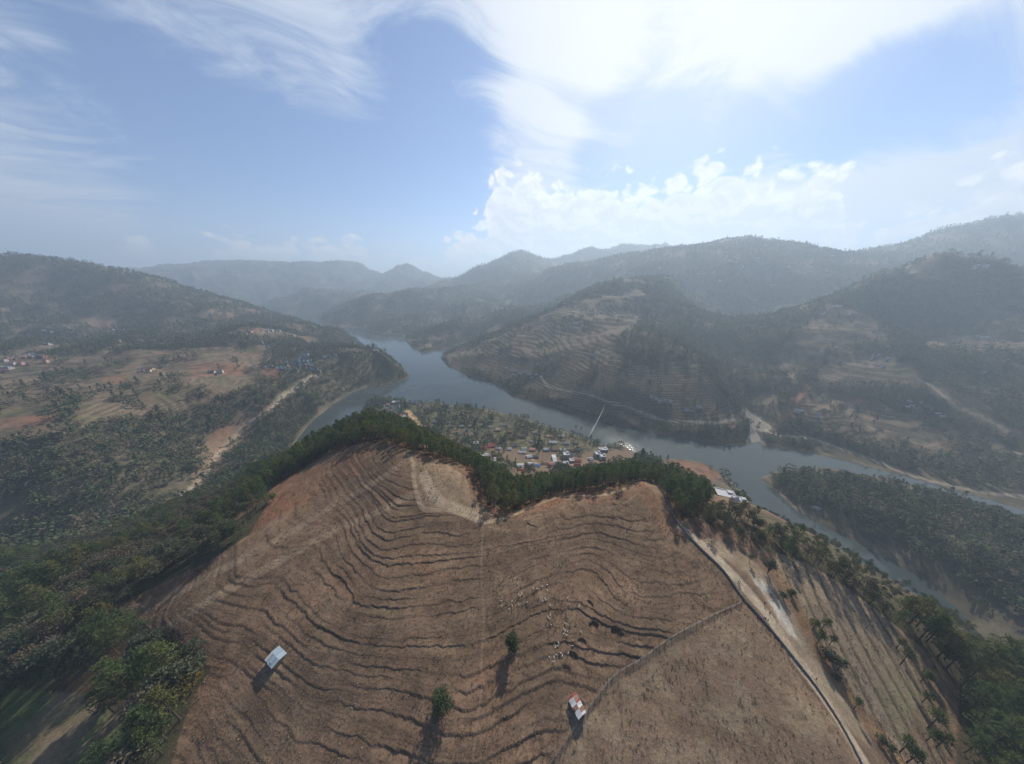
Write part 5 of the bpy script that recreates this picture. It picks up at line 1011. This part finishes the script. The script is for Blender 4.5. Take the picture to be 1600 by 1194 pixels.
# ------------------------------------------------------------------ fences
def resample(pts, step):
    P = np.array(pts); d = np.r_[0, np.cumsum(np.hypot(*np.diff(P, axis=0).T))]; n = max(2, int(d[-1] / step)); t = np.linspace(0, d[-1], n + 1)
    return np.stack([np.interp(t, d, P[:, 0]), np.interp(t, d, P[:, 1])], 1)
M_CONC = mat('grey_fence_concrete', (.17, .17, .175), .8, .2, 2.0, objvar=.12); M_POST = mat('pale_post', (.28, .28, .27), .8, .2, 3.0, objvar=.1); M_WIRE = mat('fence_wire', (.16, .16, .16), .5, metal=.6); M_WPOST = mat('grey_timber', (.14, .12, .10), .9, .2, 3.0, objvar=.2)
def panel_fence():
    P = resample(FENCE_W, 2.4); Z = ground(P[:, 0], P[:, 1])
    e = link('panel_fence', None, None, (P[0, 0], P[0, 1], Z[0]), 0, 1, label='long grey panel fence running along the dirt road from the pines to the bottom edge', category='fence')
    pb = MB(); pb.box((0, 0, .5), (.16, .16, 1.6)); pb.box((0, 0, 1.325), (.22, .22, .05)); post = pb.mesh('fence_post', [M_POST])
    qb = MB()
    for k in range(2): qb.box((.5, 0, .28 + k * .50), (1, .06, .46))
    qb.box((.5, 0, 1.04), (1, .10, .07)); pan = qb.mesh('fence_panel', [M_CONC])
    o0 = Vector(e.location)
    for k in range(len(P)):
        link('post', post, e, Vector((P[k, 0], P[k, 1], Z[k])) - o0)
        if k + 1 < len(P):
            a, b = Vector((P[k, 0], P[k, 1], Z[k] - .05)), Vector((P[k + 1, 0], P[k + 1, 1], Z[k + 1] - .05)); d = b - a
            o = link('panel', pan, e, a - o0, 0, (d.xy.length, 1, 1)); o.rotation_euler = (0, -math.atan2(d.z, d.xy.length), math.atan2(d.y, d.x))
panel_fence()
def wire_fence(path, step, label, name='wire_fence'):
    P = resample(path, step); Z = ground(P[:, 0], P[:, 1]); o0 = Vector((P[0, 0], P[0, 1], Z[0]))
    e = link(name, None, None, o0, 0, 1, label=label, category='fence'); pb = MB(); pb.box((0, 0, .6), (.14, .14, 1.7)); post = pb.mesh('wire_fence_post', [M_WPOST])
    for k in range(len(P)): link('post', post, e, Vector((P[k, 0], P[k, 1], Z[k])) - o0, k * .7)
    for hgt in (.35, .75, 1.15):
        w = MB(); w.tube([Vector((P[k, 0], P[k, 1], Z[k] + hgt)) - o0 for k in range(len(P))], [.035] * len(P), 4); link('wire', w.mesh('wire', [M_WIRE]), e)
    m = MB()
    for k in range(len(P) - 1):
        a, b = Vector((P[k, 0], P[k, 1], Z[k])) - o0, Vector((P[k + 1, 0], P[k + 1, 1], Z[k + 1])) - o0
        for i in range(7):
            q = a.lerp(b, (i + .5) / 7); m.box(q + Vector((0, 0, .55)), (.05, .05, 1.15))
    link('stakes', m.mesh('stakes', [M_WPOST]), e, kind='stuff')
wire_fence(CROSS_W, 3.0, 'thin wire and stake fence crossing the brown field down to the patchy roofed shed')

# ------------------------------------------------------------------ footbridge over the reservoir
def footbridge():
    a = Vector(hit(944, 637)); b = Vector(Pz(921, 682, 3.0)); a.z = max(a.z, 7.0); b.z = max(g1(b.x, b.y), 0) + 5.0
    d = b - a; L = d.xy.length; rz = math.atan2(d.y, d.x); e = link('footbridge', None, None, a, rz, 1, label='thin pale suspension footbridge across the reservoir right of the village', category='footbridge')
    ms = mat('galvanised_steel', (.24, .25, .26), .5, .1, 1, metal=.2); sag = lambda t: -3.0 * 4 * t * (1 - t) * .6; zt = lambda t: d.z * t
    dk = MB(); n = 40
    for k in range(n):
        t0, t1 = k / n, (k + 1) / n; dk.add([(L * t, s * .32, zt(t) + sag(t) + h) for h in (0, -.12) for t in (t0, t1) for s in (-1, 1)], [(0, 1, 3, 2), (4, 6, 7, 5), (0, 2, 6, 4), (1, 5, 7, 3)])
    link('deck', dk.mesh('deck', [ms]), e); cab = lambda t: zt(t) + 1.3 + 5.2 * (2 * t - 1) ** 2
    for s in (-1, 1):
        c = MB(); c.tube([(L * k / n, s * .8, cab(k / n)) for k in range(n + 1)], [.05] * (n + 1), 5); link('cable', c.mesh('cable', [ms]), e)
        h = MB()
        for k in range(1, n): h.tube([(L * k / n, s * .75, cab(k / n)), (L * k / n, s * .72, zt(k / n) + sag(k / n))], [.04, .04], 3)
        link('hangers', h.mesh('hangers', [ms]), e, kind='stuff')
    for t in (0, 1):
        w = MB()
        for s in (-1, 1): w.box((L * t, s * .95, zt(t) + 1.2), (.45, .35, 10))
        w.box((L * t, 0, zt(t) + 5.6), (.4, 2.2, .4)); link('tower', w.mesh('tower', [WALLS['grey']]), e)
footbridge()
# boats
def boat(px, py, rz, label):
    x, y, _ = Pz(px, py, 0); b = MB(); st = [(-2.6, .25, .55), (-1.6, .72, .42), (0, .85, .38), (1.6, .66, .45), (2.8, .08, .75)]
    V = []
    for x_, w, h in st: V += [(x_, -w, h), (x_, -w * .6, -.15), (x_, w * .6, -.15), (x_, w, h)]
    b.add(V, [(4 * k + i, 4 * k + i + 1, 4 * k + i + 5, 4 * k + i + 4) for k in range(4) for i in range(3)] + [(0, 1, 2, 3)])
    e = link('rowing_boat', None, None, (x, y, .05), rz, 1.3, label=label, category='boat'); link('hull', b.mesh('hull', [mat('boat_paint', (.10, .12, .16), .6)]), e)
    for k in (-1.2, .9): t = MB(); t.box((k, 0, .3), (.3, 1.3, .06)); link('thwart', t.mesh('thwart', [M_WPOST]), e)
boat(665, 605, .4, 'small dark boat out on the lake off the headland tip'); boat(546, 622, 1.2, 'small boat near the shaded shore of the left bay')

# ------------------------------------------------------------------ vehicles
M_TYRE = mat('tyre_rubber', (.02, .02, .02), .9); M_CARGLASS = mat('car_glass', (.02, .025, .03), .08, spec=.6)
def van(px, py, rz, rgb, label, L=5.2):
    x, y, z = hit(px, py); e = link('parked_van', None, None, (x, y, z), rz, 1, label=label, category='van', group='vehicles parked in the ochre street')
    prof = [(-L / 2, .45), (-L / 2, 2.0), (-L / 2 + .2, 2.2), (L / 2 - 1.3, 2.2), (L / 2 - .5, 1.35), (L / 2, 1.15), (L / 2, .45)]; b = MB(); n = len(prof)
    b.add([(p, s * .95, q) for s in (-1, 1) for p, q in prof], [tuple(range(n - 1, -1, -1)), tuple(range(n, 2 * n))] + [(i, (i + 1) % n, n + (i + 1) % n, n + i) for i in range(n)])
    link('body', b.mesh('van_body', [mat('van_paint', rgb, .35, spec=.5)]), e); w = MB(); w.add([(L / 2 - 1.27, -.8, 2.14), (L / 2 - 1.27, .8, 2.14), (L / 2 - .52, .8, 1.40), (L / 2 - .52, -.8, 1.40)], [(0, 3, 2, 1)]); w2 = MB()
    for v in range(4): w.v[v] = (w.v[v][0] + .03, w.v[v][1], w.v[v][2] + .03)
    link('windscreen', w.mesh('windscreen', [M_CARGLASS]), e)
    for s in (-1, 1): q = MB(); q.box((-.5, s * .96, 1.65), (L * .62, .02, .55)); link('side_window', q.mesh('side_window', [M_CARGLASS]), e)
    for sx in (-1, 1):
        for sy in (-1, 1):
            t = MB(); t.tube([(sx * L * .31, sy * .98, .36), (sx * L * .31, sy * .76, .36)], [.36, .36], 12); link('wheel', t.mesh('wheel', [M_TYRE]), e)
for a in ((694, 686, -.8, (.7, .7, .7), 'white van at the top of the line in the ochre street'), (700, 690, -.8, (.65, .66, .68), 'silver white van in the middle of the ochre street', 6.5), (704, 693, -.5, (.12, .12, .13), 'black van at the foot of the ochre street'), (689, 682, -.8, (.10, .12, .20), 'dark blue van near the blue stall'), (697, 692, -.8, (.35, .06, .05), 'red minibus on the left side of the ochre street')): van(*a)
def motorbike(px, py, rz, rgb, label):
    x, y, z = hit(px, py); e = link('motorbike', None, None, (x, y, z), rz, 1, label=label, category='motorbike', group='motorbikes parked on the dirt lot')
    for sx in (-.62, .62):
        w = MB(); seg = 14
        ring = [(sx + .30 * math.cos(6.283 * k / seg), 0, .31 + .30 * math.sin(6.283 * k / seg)) for k in range(seg + 1)]; w.tube(ring, [.06] * (seg + 1), 5); link('wheel', w.mesh('bike_wheel', [M_TYRE]), e)
    f = MB(); f.tube([(-.62, 0, .31), (-.1, 0, .45), (.35, 0, .85), (.62, 0, .31)], [.05] * 4, 5); f.box((0, 0, .42), (.4, .24, .3)); link('frame', f.mesh('bike_frame', [M_WIRE]), e)
    t = MB(); t.tube([(-.05, 0, .80), (.15, 0, .86), (.38, 0, .80)], [.10, .17, .09], 8); link('tank', t.mesh('tank', [mat('bike_paint', rgb, .3)]), e)
    s = MB(); s.box((-.38, 0, .78), (.68, .26, .10)); link('seat', s.mesh('bike_seat', [M_TYRE]), e); h = MB(); h.tube([(.36, -.36, 1.04), (.44, 0, .98), (.36, .36, 1.04)], [.02] * 3, 5); link('handlebar', h.mesh('handlebar', [M_WIRE]), e)
for a in ((1158, 842, .4, (.25, .03, .03), 'red motorbike, leftmost of those on the dirt lot'), (1161, 844, .7, (.03, .03, .04), 'black motorbike between two others on the dirt lot'), (1165, 847, .2, (.05, .08, .2), 'dark blue motorbike nearest the field edge on the dirt lot')): motorbike(*a)

# ------------------------------------------------------------------ people and goats
def skinned(name, joints, bones, sub=1, root=0):
    me = bpy.data.meshes.new(name); me.from_pydata([j[:3] for j in joints], bones, []); o = bpy.data.objects.new(name, me); COL.objects.link(o)
    o.modifiers.new('skin', 'SKIN'); sv = me.skin_vertices if len(me.skin_vertices) else None
    if not len(me.skin_vertices):
        bm_layer = None
    for i, j in enumerate(joints): me.skin_vertices[0].data[i].radius = (j[3], j[3] if len(j) < 5 else j[4]); me.skin_vertices[0].data[i].use_root = (i == root)
    s = o.modifiers.new('sub', 'SUBSURF'); s.levels = s.render_levels = sub
    dg = bpy.context.evaluated_depsgraph_get(); out = bpy.data.meshes.new_from_object(o.evaluated_get(dg)); out.name = name; bpy.data.objects.remove(o); bpy.data.meshes.remove(me)
    out.polygons.foreach_set('use_smooth', [True] * len(out.polygons)); return out
import bmesh
def skinned_mesh(name, joints, bones, sub=1, root=0):
    me = bpy.data.meshes.new(name); bm = bmesh.new(); lay = bm.verts.layers.skin.verify(); vs = []
    for i, j in enumerate(joints):
        v = bm.verts.new(j[:3]); v[lay].radius = (j[3], j[4] if len(j) > 4 else j[3]); v[lay].use_root = (i == root); vs.append(v)
    for a, b in bones: bm.edges.new((vs[a], vs[b]))
    bm.to_mesh(me); bm.free(); o = bpy.data.objects.new(name, me); COL.objects.link(o); o.modifiers.new('skin', 'SKIN'); s = o.modifiers.new('sub', 'SUBSURF'); s.levels = s.render_levels = sub
    dg = bpy.context.evaluated_depsgraph_get(); out = bpy.data.meshes.new_from_object(o.evaluated_get(dg)); out.name = name; bpy.data.objects.remove(o); bpy.data.meshes.remove(me)
    out.polygons.foreach_set('use_smooth', [True] * len(out.polygons)); return out
def person_meshes(stride, tag):
    st = stride
    leg = [(.09, 0, .92, .09), (.10, st * .5, .50, .065), (.10, st, .08, .045), (.10, st + .16, .04, .035), (-.09, 0, .92, .09), (-.10, -st * .3, .50, .065), (-.10, -st, .08, .045), (-.10, -st + .16, .04, .035)]
    body = [(0, 0, .98, .14, .10), (0, 0, 1.20, .13, .10), (0, .0, 1.40, .16, .10), (0, .01, 1.52, .05), (0, .03, 1.60, .075, .085), (0, .02, 1.70, .07, .08), (.20, 0, 1.40, .055), (.25, -st * .3, 1.14, .045), (.25, st * -.2 + .1, .90, .035), (.25, st * -.2 + .14, .80, .028), (-.20, 0, 1.40, .055), (-.25, st * .3, 1.14, .045), (-.25, st * .2 + .1, .90, .035), (-.25, st * .2 + .14, .80, .028)]
    J = body + leg; B = [(0, 1), (1, 2), (2, 3), (3, 4), (4, 5), (2, 6), (6, 7), (7, 8), (8, 9), (2, 10), (10, 11), (11, 12), (12, 13), (0, 14), (14, 15), (15, 16), (16, 17), (0, 18), (18, 19), (19, 20), (20, 21)]
    bod = skinned_mesh('person_body', J, B)
    g = .022; up = [(a[0], a[1], a[2], a[3] + g, (a[4] if len(a) > 4 else a[3]) + g) for a in body]
    sh = skinned_mesh('shirt', [up[0], up[1], up[2], up[6], up[7], up[8], up[10], up[11], up[12]], [(0, 1), (1, 2), (2, 3), (3, 4), (4, 5), (2, 6), (6, 7), (7, 8)])
    lg = [(a[0], a[1], a[2], a[3] + g) for a in leg]; tr = skinned_mesh('trousers', [(0, 0, .98, .15, .12), lg[0], lg[1], (lg[2][0], lg[2][1], .14, .06), lg[4], lg[5], (lg[6][0], lg[6][1], .14, .06)], [(0, 1), (1, 2), (2, 3), (0, 4), (4, 5), (5, 6)])
    hr = MB(); hr.tube([(0, .0, 1.66), (0, -.01, 1.72), (0, 0, 1.79), (0, 0, 1.80)], [.088, .095, .06, .01], 10); return bod, sh, tr, hr.mesh('hair', [mat('dark_hair', (.015, .012, .01))], True)
M_SKIN = mat('skin', (.28, .16, .10), .7)
PB = [person_meshes(.22, 'a'), person_meshes(.05, 'b')]
for p in PB: p[0].materials.append(M_SKIN)
CLOTH = {n: mat(n + '_cloth', c, .9) for n, c in (('white', (.6, .6, .58)), ('black', (.02, .02, .022)), ('red', (.35, .03, .03)), ('blue', (.05, .09, .25)), ('grey', (.2, .2, .2)), ('yellow', (.5, .35, .05)))}
_cl = {}
def cloth(me, col):
    k = (me.name, col)
    if k not in _cl: m = me.copy(); m.materials.clear(); m.materials.append(CLOTH[col]); _cl[k] = m
    return _cl[k]
def person(px, py, rz, top, legs, label, pose=0, group=None):
    x, y, z = hit(px, py); e = link('person', None, None, (x, y, z), rz, 1.0, label=label, category='person')
    if group: e['group'] = group
    b, s, t, h = PB[pose]; link('body', b, e); link('shirt', cloth(s, top), e); link('trousers', cloth(t, legs), e); link('hair', h, e)
for a in ((659, 738, .4, 'red', 'black', 'person in a red top, left of the pair high on the sandy hilltop', 1), (663, 739, 2.6, 'black', 'blue', 'person in black, right of the pair high on the sandy hilltop', 1), (679, 751, 1.2, 'white', 'black', 'person in a white top alone on the middle of the sandy hilltop', 0), (674, 765, 3.0, 'blue', 'grey', 'person in blue on the sandy path, uppermost of four', 0), (673, 773, .2, 'grey', 'black', 'person in grey on the sandy path, second of four', 0), (680, 773, 2.0, 'black', 'black', 'person all in black on the sandy path, third of four', 1), (683, 780, .8, 'red', 'blue', 'person in red on the sandy path, lowest of four', 0), (719, 797, 1.0, 'black', 'black', 'person in black standing on the bank edge below the hilltop', 1), (736, 801, 2.2, 'black', 'grey', 'person in a black top where the sandy ground narrows', 1), (751, 824, .3, 'black', 'blue', 'person in dark clothes at the top of the straight footpath', 0),
          (1153, 911, .7, 'black', 'black', 'person in black on the dirt path beside the fence, left of two', 0), (1155, 913, .7, 'white', 'black', 'person in white on the dirt path beside the fence, right of two', 0), (1194, 945, 2.2, 'black', 'blue', 'person in black beside the bare red patch of the road', 1), (1202, 960, 1.2, 'red', 'black', 'person in red at the right edge of the red patch', 1), (1192, 967, .4, 'white', 'black', 'person in white, left of the group by the fence bend', 0), (1195, 969, 2.4, 'blue', 'black', 'person in blue, middle of the group by the fence bend', 1), (1199, 971, 1.0, 'grey', 'black', 'person in grey, right of the group by the fence bend', 0), (1274, 1063, .5, 'black', 'black', 'person in black walking down the dirt road near the bottom', 0), (842, 934, 1.5, 'yellow', 'grey', 'goatherd in yellow among the goats at the foot of the sheep path', 1), (928, 786, .6, 'blue', 'black', 'person in blue beside the lone post on the right shoulder', 1)): person(*a)
x, y, z = hit(926, 788); b = MB(); b.tube([(0, 0, -.3), (.03, 0, 2.2), (.02, .02, 4.2)], [.10, .09, .07], 6); b.box((.02, 0, 3.7), (.9, .08, .08)); link('wooden_post', b.mesh('wooden_post', [M_WPOST]), None, (x, y, z), .3, 1, label='lone dark wooden post on the right shoulder of the brown hill', category='post')
x, y, z = hit(1142, 812); 
GJ = [(0, -.42, .58, .13, .15), (0, 0, .60, .17, .19), (0, .36, .62, .13, .16), (0, .56, .80, .075), (0, .70, .92, .075), (0, .86, .84, .045), (.10, .36, .40, .05), (.10, .38, .20, .028), (.10, .36, .02, .03), (-.10, .36, .40, .05), (-.10, .38, .20, .028), (-.10, .36, .02, .03), (.10, -.42, .42, .07), (.10, -.50, .24, .03), (.10, -.44, .02, .03), (-.10, -.42, .42, .07), (-.10, -.50, .24, .03), (-.10, -.44, .02, .03), (0, -.58, .68, .03), (0, -.64, .60, .02)]
GB = [(0, 1), (1, 2), (2, 3), (3, 4), (4, 5), (2, 6), (6, 7), (7, 8), (2, 9), (9, 10), (10, 11), (0, 12), (12, 13), (13, 14), (0, 15), (15, 16), (16, 17), (0, 18), (18, 19)]
GOAT = skinned_mesh('goat_body', GJ, GB, 1, 1)
gh = MB()
for s in (-1, 1): gh.tube([(s * .04, .66, .98), (s * .08, .58, 1.12), (s * .12, .48, 1.18)], [.022, .016, .006], 5)
ge = MB()
for s in (-1, 1): ge.add([(s * .05, .66, .96), (s * .17, .62, .90), (s * .15, .68, .86), (s * .06, .70, .92)], [(0, 1, 2, 3)])
GH_ = gh.mesh('horns', [M_WPOST])
GM = {}
for n, c in (('white', (.52, .49, .44)), ('black', (.025, .022, .02)), ('brown', (.16, .085, .045))):
    m = mat(n + '_goat_coat', c, .95, .15, 6); g = GOAT.copy(); g.materials.append(m); GM[n] = (g, ge.mesh('ears', [m]))
GOATS = [(145, 240), (120, 225), (105, 190), (160, 185), (225, 255), (230, 290), (250, 260), (285, 245), (320, 235), (320, 270), (130, 300), (150, 290), (155, 310), (10, 340), (15, 375), (50, 355), (85, 370), (65, 395), (85, 405), (130, 365), (155, 375), (185, 350), (190, 370), (130, 320), (305, 325), (310, 335), (290, 342), (340, 370), (400, 330), (410, 365), (340, 435), (335, 460), (325, 450), (338, 490), (445, 440), (450, 460), (465, 515), (440, 490), (455, 545), (420, 550), (450, 570), (510, 495), (545, 545), (520, 365), (530, 380), (490, 605), (490, 640), (495, 620), (395, 620), (375, 650), (365, 715), (360, 745), (335, 715), (410, 690), (420, 705), (380, 700), (460, 690), (390, 640), (455, 320), (535, 372), (440, 540), (430, 530), (345, 500), (85, 345), (470, 510), (240, 275), (142, 305), (60, 375), (180, 362), (355, 480), (430, 560), (498, 612)]
rg = random.Random(77)
for zx, zy in GOATS:
    px, py = 780 + zx * .2345, 860 + zy * .2345; c = 'white' if rg.random() < .72 else rg.choice(['black', 'brown', 'black'])
    where = 'on the middle terraces' if zx < 220 else ('near the sheep path' if zx < 420 and zy < 420 else ('among the broken banks lower down' if zy > 580 else 'in the line along the right terraces'))
    x, y, z = hit(px, py); e = link('goat', None, None, (x, y, z), rg.uniform(0, 6.28), .74, label='%s goat of the grazing flock %s' % (c, where), category='goat', group='%s goats %s' % (c, where))
    link('body', GM[c][0], e); link('horns', GH_, e); link('ears', GM[c][1], e)
# ------------------------------------------------------------------ the hazy air
def build_haze():
    X, Y, z0, z1 = 10400.0, 10400.0, float(GH.min()) - 1.0, float(max(GH.max(), 900.0)) + 12.0
    v = [(-X, -Y, z0), (X, -Y, z0), (X, Y, z0), (-X, Y, z0), (-X, -Y, z1), (X, -Y, z1), (X, Y, z1), (-X, Y, z1)]
    f = [(3, 2, 1, 0), (4, 5, 6, 7), (0, 1, 5, 4), (1, 2, 6, 5), (2, 3, 7, 6), (3, 0, 4, 7)]
    me = bpy.data.meshes.new('haze'); me.from_pydata(v, [], f)
    m = bpy.data.materials.new('hazy_air'); m.use_nodes = True; m.node_tree.nodes.clear(); T = NT(m.node_tree)
    vol = T.node('ShaderNodeVolumePrincipled'); vol.inputs['Density'].default_value = HAZE; vol.inputs['Color'].default_value = HAZE_COL; vol.inputs['Anisotropy'].default_value = .3
    o = T.node('ShaderNodeOutputMaterial'); T.l.new(vol.outputs[0], o.inputs['Volume']); me.materials.append(m)
    h = bpy.data.objects.new('haze', me); COL.objects.link(h); put(h, kind='stuff')
HAZE, HAZE_COL = 2.55e-4, (.60, .78, 1.0, 1)
build_haze()
